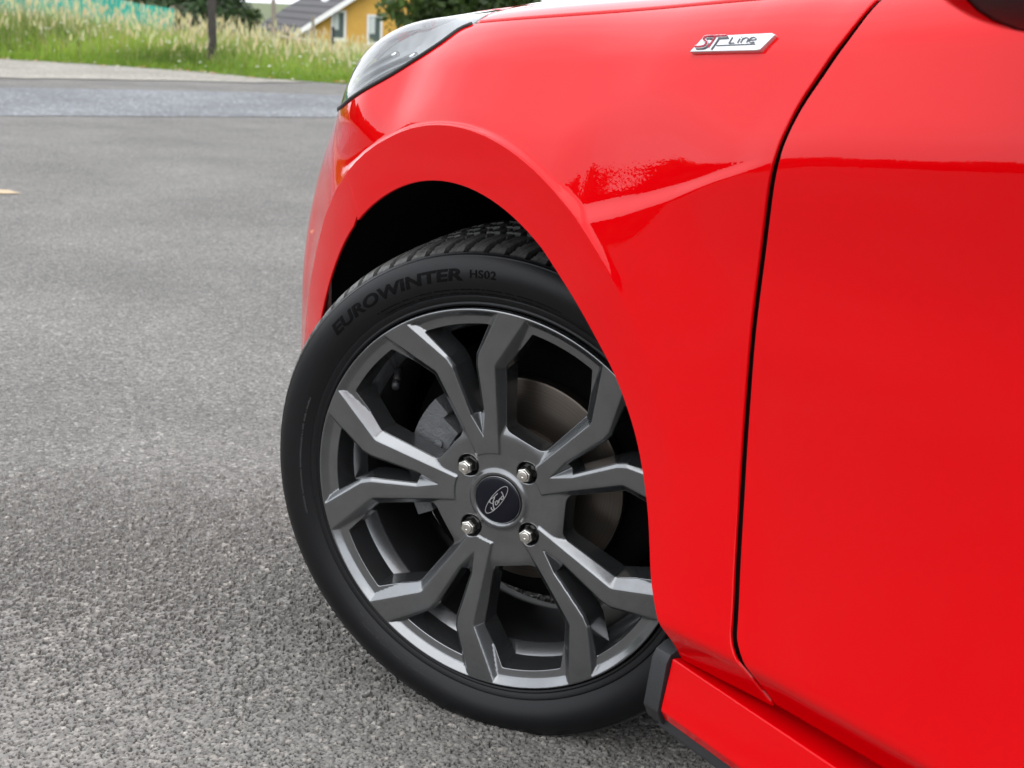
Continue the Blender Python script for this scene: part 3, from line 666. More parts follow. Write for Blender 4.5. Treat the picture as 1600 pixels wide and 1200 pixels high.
# the wood along the left of the yard, out of the frame but mirrored in the wing
tp = [(2, -32, 3.6), (6, -30, 4.2), (9.5, -27, 3.2), (13, -26, 4.4), (16, -22.5, 3.4), (19.5, -21.5, 4.2), (22.5, -20, 3.0), (26, -20, 5.0), (-3, -37, 4.4), (-9, -42, 4.6)]
VV = []; CC = []
for d, l, h in tp:
    nb = 22; u = rng.normal(size=(nb, 3)); u /= np.linalg.norm(u, axis=1)[:, None]; bc = np.stack([u[:, 0]*1.9, u[:, 1]*1.9, h*.5+u[:, 2]*h*.36], 1); n = 7000; i = rng.integers(0, nb, n)
    q = rng.normal(size=(n, 3)); q /= np.linalg.norm(q, axis=1)[:, None]; p = np.array(BG(d, l, -.1))+bc[i]+q*rng.uniform(.5, 1.1, (n, 1))
    p[:, 2] = np.minimum(np.abs(p[:, 2]), 3.0+.35*np.sin(p[:, 0]*.9)); a = rng.normal(size=(n, 3)); a /= np.linalg.norm(a, axis=1)[:, None]; b = np.cross(a, q); VV.append(np.stack([p-a*.42, p+b*.32, p+a*.42, p-b*.32], 1).reshape(-1, 3)); CC.append(np.repeat(np.array([.045, .07, .02])*rng.uniform(.6, 1.4, (n, 1)), 4, 0))
VV = np.concatenate(VV); tag(raw_mesh('woodland', VV, np.arange(len(VV)).reshape(-1, 4), M['leaf'], cols=np.concatenate(CC)), kind='stuff')

# ================================================================ THE CAR
car = empty('parked_car', (0, .86, 0)); tag(car, 'glossy red hatchback parked on grey asphalt with its front wheel turned out', 'car')
CARO = np.array([0, .86, 0])
def strip_edge(loop, outer=True, r=.0016, depth=.022, uvP=body_pt, uvN=body_n):
    """rolled edge and return flange along a closed (u,w) loop; loop is counter-clockwise for an outer boundary"""
    lp = np.asarray(loop); p = uvP(lp[:, 0], lp[:, 1]); n = uvN(lp[:, 0], lp[:, 1])
    t = np.roll(p, -1, 0)-np.roll(p, 1, 0); t /= np.linalg.norm(t, axis=1)[:, None]+1e-12
    o = np.cross(t, n); o /= np.linalg.norm(o, axis=1)[:, None]+1e-12
    rows, nrm = [], []
    for th in np.linspace(0, math.pi/2, 5):
        rows.append(p+o*(r*math.sin(th))-n*(r*(1-math.cos(th)))); nrm.append(n*math.cos(th)+o*math.sin(th))
    rows.append(rows[-1]-n*depth); nrm.append(o)
    k = len(lp); V = np.concatenate(rows); NN = np.concatenate(nrm); F = []
    for a in range(len(rows)-1):
        for i in range(k):
            j = (i+1) % k; F.append((a*k+i, (a+1)*k+i, (a+1)*k+j, a*k+j))
    return V, NN, F
def ccw(lp):
    lp = np.asarray(lp); a = np.sum(lp[:, 0]*np.roll(lp[:, 1], -1)-np.roll(lp[:, 0], -1)*lp[:, 1]); return lp if a > 0 else lp[::-1]
def panel(name, outline, mat, step=.007, extra=None, r=.0016, depth=.022, parent=car):
    lp = ccw(resample(outline, step*.7)); lo, hi = lp.min(0), lp.max(0)
    gu, gw = np.meshgrid(np.arange(lo[0], hi[0], step), np.arange(lo[1], hi[1], step)); g = np.stack([gu.ravel(), gw.ravel()], 1)
    if extra is not None: g = np.concatenate([g, extra])
    g = g[pip(g[:, 0], g[:, 1], lp)]; g = g[seg_dist(g[:, 0], g[:, 1], lp) > step*.35]
    V2, T = cdt_region([lp], g); V = body_pt(V2[:, 0], V2[:, 1]); NN = body_n(V2[:, 0], V2[:, 1])
    sv, sn, sf = strip_edge(lp, r=r, depth=depth); n0 = len(V)
    return mesh_obj(name, np.concatenate([V, sv])-CARO, [tuple(t) for t in T]+[tuple(i+n0 for i in f) for f in sf], mat, parent, np.concatenate([NN, sn]))
# ---- shut lines and openings in (u, w): u runs along the flank, w up it
g2 = .0034
arch_c = [(ACX+AR*math.cos(a), ACZ+AR*math.sin(a)) for a in np.linspace(rad(62), rad(196), 60)]      # x,z on the circle, top to front bottom
def u_of_x(x): return np.where(np.asarray(x) > -.1, x, -.1-np.interp(-np.asarray(x), -PX, np.arange(len(PX)))*PDS)
arch_front = [(float(u_of_x(x)), z) for x, z in arch_c]
arch_rear = [(.4560, .300), (.4545, .316), (.4390, .343), (.4255, .3684), (.4076, .4222), (.3885, .4645), (.3694, .4954), (.3398, .5304), (.3047, .5605), (.2691, .5889)]
arch = np.array([tuple(p) for p in catmull(arch_rear+[(.2395, .6085)]+[arch_front[0]], 6)]+arch_front[1:])
seam = catmull([(-.268, .7382), (-.2478, .7290), (-.2310, .7083), (-.2335, .6813), (-.2258, .6592), (-.2054, .6349), (-.1874, .6128)], 6)
k_seam = int(np.argmin(np.hypot(arch[:, 0]-seam[-1][0], arch[:, 1]-seam[-1][1])))
lamp_low = catmull([(-.470, .7135), (-.390, .7215), (-.303, .7297), (-.2312, .7475), (-.175, .7704), (-.1354, .7911), (-.085, .821), (-.0667, .8433), (-.052, .8530)], 6)
kk = int(np.argmin(np.hypot(lamp_low[:, 0]-seam[0][0], lamp_low[:, 1]-seam[0][1])))
door_line = catmull([(.5690, .2990), (.5578, .3181), (.5415, .3380), (.5345, .3500), (.5310, .3688), (.5208, .4273), (.5109, .5076), (.5060, .5829), (.5058, .6471), (.5113, .7107), (.5160, .7445), (.5187, .7649), (.5241, .7904), (.5372, .8210), (.5493, .8506), (.5540, .8835), (.5575, .905)], 6)
def hoodw(u): return ws(u)+.066
hu = np.linspace(-.049, .5535, 40)
hood_line = np.stack([hu, hoodw(hu)], 1)
def off_line(line, d):
    line = np.asarray(line); t = np.gradient(line, axis=0); t /= np.linalg.norm(t, axis=1)[:, None]; return line+np.stack([-t[:, 1], t[:, 0]], 1)*d
dl = off_line(door_line, g2+.0014); dl = dl[dl[:, 1] < hoodw(.55)-.002]
fender_out = np.concatenate([[(.4575, .2965), (.5650, .2965)], dl[1:], hood_line[::-1][1:], off_line(lamp_low[kk:], -.0035)[::-1], off_line(seam, .0006)[1:-1], arch[:k_seam+1][::-1]])
def iso(f, us, dz): return np.array([(u, f(u)+d) for u in us for d in dz])
ths = np.linspace(.35, 2.9, 420)
ex_flare = np.array([(float(u_of_x(ACX+(RE+d)*math.cos(a))), ACZ+(RE+d)*math.sin(a)) for a in ths for d in (-.006, -.003, -.0014, 0, .001, .002, .0032, .005, .008, .012)])
ex_tuck = np.array([(u, .331+d) for u in np.arange(-.3, 1.7, .006) for d in (-.008, -.005, -.0025, 0, .0025, .005, .008)])
ex_crease = np.array([(u, float(zi(u))+d) for u in np.arange(.3, 1.7, .006) for d in (-.007, -.0035, 0, .0035, .007)])
zs_u = lambda u: np.interp(u, [.2, .265, .33, .39, .445, .50, .56], [.655, .670, .687, .706, .726, .744, .76])
ex_scoop = np.array([(u, float(zs_u(u))+d) for u in np.arange(.19, .56, .0035) for d in np.arange(-.014, .0141, .0028)])
EX = np.concatenate([ex_scoop, ex_flare, ex_tuck, ex_crease])
panel('front_wing', fender_out, M['red'], .006, EX, r=.0012, depth=.0015)
bump_out = np.concatenate([off_line(seam, -.0006)[:], arch[k_seam+1:], [(-.345, .19), (-.6, .18), (-1.0, .18), (-1.345, .18), (-1.345, .64), (-1.1, .66), (-.85, .675), (-.66, .690), (-.56, .703)], off_line(lamp_low[:kk], -.0035)[:]])
panel('front_bumper', bump_out, M['red'], .008, EX, r=.001, depth=.0012)
du = off_line(door_line, -g2-.0014)
door_out = np.concatenate([du[:-1], [(.560, .925), (.62, .935), (1.0, .95), (1.62, .965), (1.62, .2955)]])
panel('front_door', door_out, M['red'], .008, EX, r=.0012, depth=.0015)
# dark body structure seen down the shut line
us = np.array([(.02, 0)])
sl_ = np.concatenate([off_line(door_line, .03), off_line(door_line, -.03)[::-1]])
V = body_pt(sl_[:, 0], sl_[:, 1])-body_n(sl_[:, 0], sl_[:, 1])*.0135; n_ = len(door_line)
mesh_obj('door_aperture', V-CARO, [(i, i+1, 2*n_-2-i, 2*n_-1-i) for i in range(n_-1)], M['seal'], car)
# ---- headlamp: clear cover, dark bowl with a bright reflector, rubber lip
up_edge = [(-.515, .735), (-.53, .775), (-.50, .815), (-.42, .875), (-.32, .915), (-.22, .932), (-.13, .928), (-.078, .897), (-.053, .864)]
lens_out = np.concatenate([lamp_low, catmull(up_edge[::-1], 5)])
lens_out = np.array(lens_out)
lamp = panel('headlamp', lens_out, M['lens'], .008, None, r=.001, depth=.004)
lp = ccw(resample(lens_out, .006)); V2, T = cdt_region([lp], np.array([(a, b) for a in np.arange(-.53, -.04, .01) for b in np.arange(.72, .94, .01) if pip(np.array([a]), np.array([b]), lp)[0]]))
dd_ = np.minimum(seg_dist(V2[:, 0], V2[:, 1], lp), .03)/.03
stp = .006*np.sin(V2[:, 0]*70+V2[:, 1]*120)*dd_
Vb = body_pt(V2[:, 0], V2[:, 1])-body_n(V2[:, 0], V2[:, 1])*(.004+.030*dd_+stp)[:, None]
mesh_obj('lamp_bowl', Vb-CARO, [tuple(t) for t in T], M['lamp_dark'], lamp)
for j, (t0, t1, wv_) in enumerate(((.10, .92, .012), (.2, .8, .03), (.05, .7, .05))):
    ux = np.linspace(-.49+.42*t0, -.49+.42*t1, 30); base_w = np.interp(ux, lamp_low[:, 0], lamp_low[:, 1])+wv_
    m = MB(); m.tube([tuple(p) for p in body_pt(ux, base_w)-body_n(ux, base_w)*.012-CARO], .0035 if j else .0055, 8); m.build('light_guide', M['chrome_refl'], lamp, smooth=True)
m = MB(); m.tube([tuple(p) for p in body_pt(lamp_low[:, 0], lamp_low[:, 1]-.001)+body_n(lamp_low[:, 0], lamp_low[:, 1])*.0002-CARO], .0027, 8); m.build('seal', M['seal'], lamp, smooth=True)
# ---- bonnet
rows = []; nrm = []
hu2 = np.concatenate([np.linspace(.64, -.046, 60)])
tq = np.concatenate([np.linspace(.0695, .14, 14)])
for u in hu2:
    a = body_pt(np.full(len(tq), u), ws(u)+tq); e = a[-1]; s_ = (a[-1]-a[-2]); s_ = s_[2]/max(s_[1], 1e-6)
    yy = np.linspace(0, .86-e[1], 22)[1:]; d_ = .86-e[1]
    rows.append(np.concatenate([a, np.stack([np.full(len(yy), u), e[1]+yy, e[2]+s_*yy*(1-yy/(2*d_))], 1)]))
# nose of the bonnet ahead of the lamp's rear tip
e0 = rows[-1]
for t in np.linspace(0, 1, 26)[1:]:
    u = -.046-.454*t; lw = np.interp(u, [-.53, -.50, -.42, -.32, -.22, -.13, -.078, -.053, -.046], [.775, .815, .875, .915, .932, .928, .897, .864, .851])
    s0 = body_pt(u, lw+.004); c = e0[-1]; xe = -.66; cz = c[2]-.135*t**1.6; cx = -.046-.58*t
    q = np.linspace(0, 1, len(e0))[:, None]; yy = s0[1]+(.86-s0[1])*q[:, 0]; bl = 1-(1-q[:, 0])**2.2
    rows.append(np.stack([s0[0]+(cx-s0[0])*bl, yy, s0[2]+(cz-s0[2])*bl], 1))
H = np.array(rows); nr_, nc_ = H.shape[:2]; Hm = H[:, ::-1].copy(); Hm[:, :, 1] = 1.72-Hm[:, :, 1]; H = np.concatenate([H, Hm[:, 1:]], 1); nc_ = H.shape[1]
F_ = [(i*nc_+j, (i+1)*nc_+j, (i+1)*nc_+j+1, i*nc_+j+1) for i in range(nr_-1) for j in range(nc_-1)]
ho = mesh_obj('bonnet', H.reshape(-1, 3)-CARO, F_, M['red'], car); md = ho.modifiers.new('thick', 'SOLIDIFY'); md.thickness = .006; md.offset = -1
if ho.data.polygons[10].normal.z < 0: ho.data.flip_normals()
# ---- glasshouse beyond the top of the picture
gm = simple('tinted glass', (.01, .012, .014), .03)
def quad(name, pts, mat, th=.006):
    m = MB(); a, b, c = [Vector(p) for p in pts[:3]]; nn_ = (b-a).cross(c-a).normalized()*th; q = [Vector(p)-Vector(CARO) for p in pts]; k = len(q)
    m.add(q+[p-nn_ for p in q], [tuple(range(k)), tuple(range(2*k-1, k-1, -1))]+[(i, k+i, k+(i+1) % k, (i+1) % k) for i in range(k)]); return m.build(name, mat, car)
bz = lambda u, w_: tuple(body_pt(u, w_))
pA = bz(.64, .937)
quad('side_window', [(pA[0]+.02, pA[1]+.012, pA[2]+.006), (1.6, bz(1.6, .962)[1]+.012, bz(1.6, .962)[2]+.004), (1.6, .30, 1.36), (1.30, .30, 1.37)], gm)
quad('windscreen', [(.60, .16, .945), (1.28, .31, 1.40), (1.28, 1.41, 1.40), (.60, 1.56, .945)], gm)
quad('roof', [(1.28, .31, 1.40), (1.7, .29, 1.44), (1.7, 1.43, 1.44), (1.28, 1.41, 1.40)], M['red'], .03)
m = MB(); m.tube([Vector((.60, .13, .93))-Vector(CARO), Vector((1.29, .29, 1.40))-Vector(CARO)], .03, 10); m.build('windscreen_pillar', M['red'], car, smooth=True)
quad('scuttle', [(.645, .14, .90), (.645, 1.58, .90), (.60, 1.58, .938), (.60, .14, .938)], M['black_plastic'])
# ---- door mirror: black rear shell inside a red cap
mir = empty('door_mirror', (0, 0, 0), car)
def shell(name, c, ax, x0, mat, pw=2.6, n=28, sgn=1):
    V = []; F = []
    for i in range(n+1):
        t = i/n*math.pi/2; cx_ = math.sin(t); rr = math.cos(t)**(2/pw) if i < n else 0
        for k in range(40):
            a = 2*math.pi*k/40; ca, sa = math.cos(a), math.sin(a); e = 2/3.2
            V.append((c[0]+x0+sgn*ax[0]*cx_, c[1]+ax[1]*rr*math.copysign(abs(ca)**e, ca), c[2]+ax[2]*rr*math.copysign(abs(sa)**e, sa)))
    for i in range(n):
        for k in range(40): F.append((i*40+k, i*40+(k+1) % 40, (i+1)*40+(k+1) % 40, (i+1)*40+k))
    o = mesh_obj(name, np.array(V)-CARO, F, mat, mir); bm = bmesh.new(); bm.from_mesh(o.data); bmesh.ops.recalc_face_normals(bm, faces=bm.faces); bm.to_mesh(o.data); bm.free(); return o
MC = (.893, -.115, .942)
shell('mirror_cap', MC, (.07, .1245, .0895), 0, M['red'], sgn=-1)
shell('mirror_shell', MC, (.045, .124, .0885), .001, M['black_plastic'], pw=5, sgn=1)
m = MB(); m.tube([Vector((.80, .04, .90))-Vector(CARO), Vector((.83, -.05, .90))-Vector(CARO)], .022, 10); m.build('mirror_foot', M['black_plastic'], mir, smooth=True)
# ---- sill skirt with black end cap
def skirt(name, x0, x1, mat, pr, nseg, grow=0, bev=.003):
    m = MB(); n = len(pr); V = []
    for i in range(nseg+1):
        x = x0+(x1-x0)*i/nseg; dz = -.05*(x-.447)
        V += [Vector((x, y, z+dz))-Vector(CARO) for y, z in pr]
    F = [(i*n+k, i*n+(k+1) % n, (i+1)*n+(k+1) % n, (i+1)*n+k) for i in range(nseg) for k in range(n)]+[tuple(range(n)), tuple(nseg*n+k for k in range(n-1, -1, -1))]
    m.add(V, F); return m.build(name, mat, car, bevel=bev, seg=3)
prof = [(.045, .2915), (-.0005, .2955), (-.010, .247), (-.004, .236), (.05, .215), (.09, .215)]
skirt('sill_skirt', .4475, 1.9, M['red'], prof, 12, bev=.0018)
capp = [(.045, .3035), (.010, .3035), (-.002, .2975), (-.006, .290), (-.0125, .245), (-.006, .232), (.03, .205), (.09, .195), (.12, .25)]
m = MB(); 
V = []
for x, s in ((.4175, .90), (.426, 1.0), (.4465, 1.0)):
    V += [Vector((x+(0 if s == 1 else .25*max(0, .25-z)), .03+(y-.03)*(s if y < .03 else 1)+(.006 if s < 1 else 0), z-(0 if s == 1 else .004)))-Vector(CARO) for y, z in capp]
n = len(capp); m.add(V, [(i*n+k, i*n+(k+1) % n, (i+1)*n+(k+1) % n, (i+1)*n+k) for i in range(2) for k in range(n)]+[tuple(range(n)), tuple(2*n+k for k in range(n-1, -1, -1))])
m.build('skirt_end_cap', M['black_plastic'], car, bevel=.003, seg=3)
m = MB(); skp = [(-.002, .238), (-.004, .226), (.05, .190), (.10, .19), (.10, .222), (.04, .222)]; skirt('skirt_underside', .437, 1.9, M['black_plastic'], skp, 6, bev=.002)
# ---- arch liner, underbody
m = MB(); V = []; ys_ = [.012, .03, .12, .30, .36]; an = np.linspace(rad(-5), rad(200), 60)
for j, y in enumerate(ys_):
    rr = (.381, .386, .392, .39, .37)[j]; V += [Vector((ACX+rr*math.cos(a)+(.01 if a < .6 else 0), y+.5*max(0, -(ACX+rr*math.cos(a))-.28), ACZ+rr*math.sin(a)))-Vector(CARO) for a in an]
k = len(an); m.add(V, [(j*k+i, j*k+i+1, (j+1)*k+i+1, (j+1)*k+i) for j in range(len(ys_)-1) for i in range(k-1)])
m.add([Vector((ACX+.37*math.cos(a), .36, ACZ+.37*math.sin(a)))-Vector(CARO) for a in an]+[Vector((ACX, .36, .12))-Vector(CARO)], [(i, i+1, k) for i in range(k-1)])
m.build('arch_liner', M['liner'], car, smooth=True)
m = MB(); B = lambda x0, x1, y0, y1, z0, z1: m.box(((x0+x1)/2, (y0+y1)/2-.86, (z0+z1)/2), (x1-x0, y1-y0, z1-z0))
B(.56, 2.6, .09, 1.63, .20, .30); B(-.55, .44, .365, 1.355, .16, .70); B(-.60, -.40, .20, 1.52, .17, .60); B(.46, .62, .07, 1.65, .30, .80)
m.build('underbody', M['black'], car)
# ---- fender badge
def ray(x, y): return (x-800)/2404*CR-(y-600)/2404*CU+CF
bu, bw = .400, .8355; bp_ = body_pt(bu, bw); bn = body_n(bu, bw)
bx = body_pt(bu+.002, bw+.00012)-bp_; bx -= bn*(bx@bn); bx /= np.linalg.norm(bx); by = np.cross(bn, bx)
if by[2] < 0: by = -by
def on_plane(x, y, h=0):
    d = ray(x, y); q = bp_+bn*h; t = ((q-CO)@bn)/(d@bn); v = CO+d*t-bp_; return v@bx, v@by
bad = empty('wing_badge', tuple(bp_-CARO), car)
def bT(h): return lambda p: Vector(tuple(bx*p[0]+by*p[1]+bn*(p[2]+h)))
outl = [on_plane(*p, .003) for p in ((1077.5, 81.5), (1101, 56.5), (1206, 51.5), (1211.5, 54), (1187, 78), (1181, 79))]
m = MB(); m.prism(outl, -.006, .0035, bT(0)); m.build('plate', M['badge'], bad, bevel=.0009, seg=3)
def px_poly(pts, z=(0.0036, .005)):
    return [on_plane(1060+a/9.412, 40+b/9.412, z[0]) for a, b in pts]
def stroke(line, w_):                                # a flat ribbon of width w_ (in zoomed picture units) as outline
    l_ = np.asarray(line, float); t = np.gradient(l_, axis=0); t /= np.linalg.norm(t, axis=1)[:, None]; nn_ = np.stack([-t[:, 1], t[:, 0]], 1)*w_/2
    return np.concatenate([l_+nn_, (l_-nn_)[::-1]])
def glyph(name, polys, z0, z1, mat):
    m = MB()
    for q in polys: m.prism(px_poly(q), z0, z1, bT(0))
    return m.build(name, mat, bad)
Sm = [(535, 172), (430, 172), (395, 190), (385, 215), (420, 238), (425, 268), (400, 300), (350, 318), (255, 322)]
Sc = np.array(catmull(Sm, 5)); Tt = [(455, 172), (690, 160), (720, 155)]; Ts = [(570, 185), (520, 262), (470, 335), (440, 335)]
Sc2 = Sc+[6, 14]; 
glyph('letter_shadow', [stroke(Sc2, 40), stroke(np.array(catmull(Tt, 4))+[12, 14], 46), stroke(np.array([(586, 190), (531, 268), (476, 345)]), 44)], .0034, .0042, M['badge_dark'])
glyph('letter_rim', [stroke(Sc, 44), stroke(catmull(Tt, 4), 40), stroke(np.array([(572, 180), (520, 260), (462, 338)]), 58)], .0035, .0048, M['badge'])
glyph('letter', [stroke(Sc, 25), stroke(catmull(Tt, 4), 22), stroke(np.array([(560, 180), (506, 258), (452, 332)]), 24)], .0036, .0053, M['badge_red'])
ln_ = [[(800, 170), (772, 215), (745, 258), (748, 260), (822, 256)], [(908, 190), (888, 224), (868, 257)], [(928, 163), (921, 174)],
       [(957, 180), (936, 218), (915, 255)], [(940, 206), (985, 181), (1018, 181), (1029, 197), (1003, 252)], [(1050, 216), (1090, 213), (1135, 207), (1141, 187), (1108, 173), (1067, 186), (1041, 220), (1047, 243), (1080, 250), (1118, 243)], [(560, 296), (840, 284), (1128, 272)]]
glyph('lettering', [stroke(catmull(q, 5), 13) for q in ln_], .0034, .0041, M['badge_dark'])

# ================================================================ THE FRONT WHEEL
nrm_c = np.array([math.sin(rad(-26.8))*math.cos(rad(16.7)), math.sin(rad(16.7)), -math.cos(rad(26.8))*math.cos(rad(16.7))])
u_c = np.cross([0, -1, 0], nrm_c); u_c /= np.linalg.norm(u_c); u_c = u_c if u_c[0] > 0 else -u_c
v_c = np.cross(u_c, nrm_c); v_c = v_c if v_c[1] < 0 else -v_c
WX, WY, WZ = [k[0]*CR-k[1]*CU+k[2]*CF for k in (u_c, v_c, nrm_c)]
wheel = bpy.data.objects.new('front_wheel', None); COL.objects.link(wheel); wheel.parent = car; wheel.empty_display_size = .1
mw = Matrix.Identity(4)
for i in range(3): mw[i][0], mw[i][1], mw[i][2], mw[i][3] = WX[i], WY[i], WZ[i], WC[i]-CARO[i]
wheel.matrix_local = mw
def to_world_z(V): return WC[2]+V[:, 0]*WX[2]+V[:, 1]*WY[2]+V[:, 2]*WZ[2]
AX0 = rad(94.6); NUT0 = rad(129.0); STEP5 = rad(72)
def pc(r, deg): return (r*math.cos(rad(deg)), r*math.sin(rad(deg)))
def arc(r, a0, a1, n): return [pc(r, a) for a in np.linspace(a0, a1, n)]
def symm(h): return h+[(x, -y) for x, y in h[::-1]]
# face outlines (metres, axis of the window along +x)
W_face = fillet([pc(.056, -22), pc(.10, -22.8), pc(.168, -22.9)]+arc(.2335, -12.6, 12.6, 15)+[pc(.168, 22.9), pc(.10, 22.8), pc(.056, 22)], [0, 0, .012]+[.003]+[0]*13+[.003]+[.012, 0, 0], 6)
W_open = fillet([pc(.088, -18.0), pc(.166, -19.6)]+arc(.2165, -10.7, 10.7, 13)+[pc(.166, 19.6), pc(.088, 18.0)], [.013, .014]+[.004]+[0]*11+[.004]+[.014, .013], 6)
N_face = fillet([pc(.0775, 0), pc(.107, -5.2), pc(.168, -6.0), pc(.180, -7.0)]+arc(.2335, -15.2, 15.2, 15)+[pc(.180, 7.0), pc(.168, 6.0), pc(.107, 5.2)], [.001, .006, .01, .012]+[.003]+[0]*13+[.003]+[.012, .01, .006], 5)
N_open = fillet([pc(.107, -3.9), pc(.168, -5.0), pc(.180, -6.0)]+arc(.2165, -11.6, 11.6, 13)+[pc(.180, 6.0), pc(.168, 5.0), pc(.107, 3.9)], [.002, .01, .012]+[.004]+[0]*11+[.004]+[.012, .01, .002], 5)
def soft(s, k=.0007): return (s+np.sqrt(s*s+k*k))/2
def ring_prof(s): return soft(s)*.80-soft(s-.0080, .0009)*.66
def rimH(x, y):
    r = np.hypot(x, y); a = (np.arctan2(y, x)-AX0+STEP5/2) % STEP5-STEP5/2
    nx_, ny_ = r*np.cos(a), r*np.sin(a); b = STEP5/2-np.abs(a); wx, wy = r*np.cos(b), r*np.sin(b)
    zf = -.0165+.0165*np.clip((r-.057)/(.236-.057), 0, 1)**1.15
    sW = sdf(wx, wy, W_face); sN = sdf(nx_, ny_, N_face)
    ring = ring_prof(.2335-r)
    hub = .0026+.42*soft(r-.080, .004)
    DW = smin(smin(soft(sW)*1.02, hub, .0015), np.where(r > .19, ring, 1), .0008)
    ramp = np.where(r < .112, soft(r-.0785, .002)*.75, 1)
    DN = smin(np.where(r > .19, ring, .02), smin(soft(sN)*1.05, ramp, .001), .0008)
    z = zf-np.where(sW > -.003, DW, 0)-np.where((sN > -.003) & (sW < .001), DN, 0)
    inhub = sst(.0585, .0562, r)
    z = z*(1-inhub)+(-.0165-.0026)*inhub
    # raised collar round the centre cap, hollow round it
    z = z+.0030*np.exp(-((r-.0335)/.0040)**2)
    # lip rolls over
    z = z-np.where(r > .2335, (.0025-np.sqrt(np.clip(.0025**2-np.clip(r-.2335, 0, .0025)**2, 0, None))), 0)
    return z
outer = np.array(arc(.2358, 0, 358.5, 240)); nuts = [pc(.054, math.degrees(NUT0)-90*k) for k in range(4)]
def rot2(pl, a): c, s = math.cos(a), math.sin(a); return np.stack([pl[:, 0]*c-pl[:, 1]*s, pl[:, 0]*s+pl[:, 1]*c], 1)
holes = []
for k in range(5):
    holes.append(rot2(resample(W_open, .0022), AX0+STEP5/2+k*STEP5)); holes.append(rot2(resample(N_open, .0022), AX0+k*STEP5))
nut_holes = [np.array([(c[0]+.0150*math.cos(a), c[1]+.0150*math.sin(a)) for a in np.linspace(0, 2*math.pi, 37)[:-1]]) for c in nuts]
cap_hole = np.array(arc(.0288, 0, 357, 90))
st = .0021; gx_, gy_ = np.meshgrid(np.arange(-.236, .236, st), np.arange(-.236, .236, st)); gx_[1::2] += st/2
pts = [np.stack([gx_.ravel(), gy_.ravel()], 1)]
for k in range(5):
    for pl, ax in ((W_face, AX0+STEP5/2+k*STEP5), (N_face, AX0+k*STEP5)):
        q = resample(pl, .0022); t = np.roll(q, -1, 0)-np.roll(q, 1, 0); t /= np.linalg.norm(t, axis=1)[:, None]; nn_ = np.stack([-t[:, 1], t[:, 0]], 1)
        for d in (-.0009, 0, .0009): pts.append(rot2(q+nn_*d, ax))
for r in (.2335, .2325, .2345, .225, .2242, .2258, .0562, .0573, .0585): pts.append(np.array(arc(r, 0, 359.2, int(r*2*math.pi/.0022))))
tg = np.stack(np.meshgrid(np.arange(.074, .114, .0007), np.arange(-.010, .010, .0007)), -1).reshape(-1, 2)
for k in range(5): pts.append(rot2(tg, AX0+k*STEP5))
pts = np.concatenate(pts); rr = np.hypot(pts[:, 0], pts[:, 1]); pts = pts[(rr < .2353) & (rr > .0293)]
ok = np.ones(len(pts), bool)
for h in holes+nut_holes:
    lo, hi = h.min(0)-.002, h.max(0)+.002; bb = np.where((pts[:, 0] > lo[0]) & (pts[:, 0] < hi[0]) & (pts[:, 1] > lo[1]) & (pts[:, 1] < hi[1]))[0]
    q = pts[bb]; bad_ = pip(q[:, 0], q[:, 1], h) | (seg_dist(q[:, 0], q[:, 1], h) < .0007); ok[bb[bad_]] = False
pts = pts[ok]
V2, T = cdt_region([outer]+holes+nut_holes+[cap_hole], pts)
def rimN(x, y, e=.00035):
    gx1 = (rimH(x+e, y)-rimH(x-e, y))/(2*e); gy1 = (rimH(x, y+e)-rimH(x, y-e))/(2*e); n = np.stack([-gx1, -gy1, np.ones_like(gx1)], 1); return n/np.linalg.norm(n, axis=1)[:, None]
Z = rimH(V2[:, 0], V2[:, 1]); RV = [np.column_stack([V2, Z])]; RN = [rimN(V2[:, 0], V2[:, 1])]; RF = [tuple(t) for t in T]; n0 = len(V2)
def wall(lp, z_bot, draft, r=.0012, loops_ccw=True):
    global n0
    lp = ccw(lp); t = np.roll(lp, -1, 0)-np.roll(lp, 1, 0); t /= np.linalg.norm(t, axis=1)[:, None]; inn = np.stack([-t[:, 1], t[:, 0]], 1)   # into the hole
    z = rimH(lp[:, 0], lp[:, 1]); n = rimN(lp[:, 0], lp[:, 1]); o = np.column_stack([inn, np.zeros(len(lp))]); p = np.column_stack([lp, z]); rows, nr = [], []
    o = o-n*(o*n).sum(1)[:, None]; o /= np.linalg.norm(o, axis=1)[:, None]; sd_ = np.column_stack([inn, np.full(len(lp), .08)]); sd_ /= np.linalg.norm(sd_, axis=1)[:, None]
    for th in (0, 30, 60): rows.append(p+o*r*math.sin(rad(th))-n*r*(1-math.cos(rad(th)))); nr.append(n*math.cos(rad(th))+o*math.sin(rad(th)))
    q = np.column_stack([lp+inn*r*.95, z-r*.9]); rows.append(q); nr.append(sd_)
    rows.append(np.column_stack([lp+inn*(r+draft), np.full(len(lp), z_bot)])); nr.append(sd_); k = len(lp)
    for a in range(len(rows)-1):
        for i in range(k): j = (i+1) % k; RF.append((n0+a*k+i, n0+a*k+j, n0+(a+1)*k+j, n0+(a+1)*k+i))
    RV.append(np.concatenate(rows)); RN.append(np.concatenate(nr)); n0 += k*len(rows)
for h in holes: wall(h, -.046, .0012)
for h in nut_holes: wall(h, -.048, -.0005, .0018)
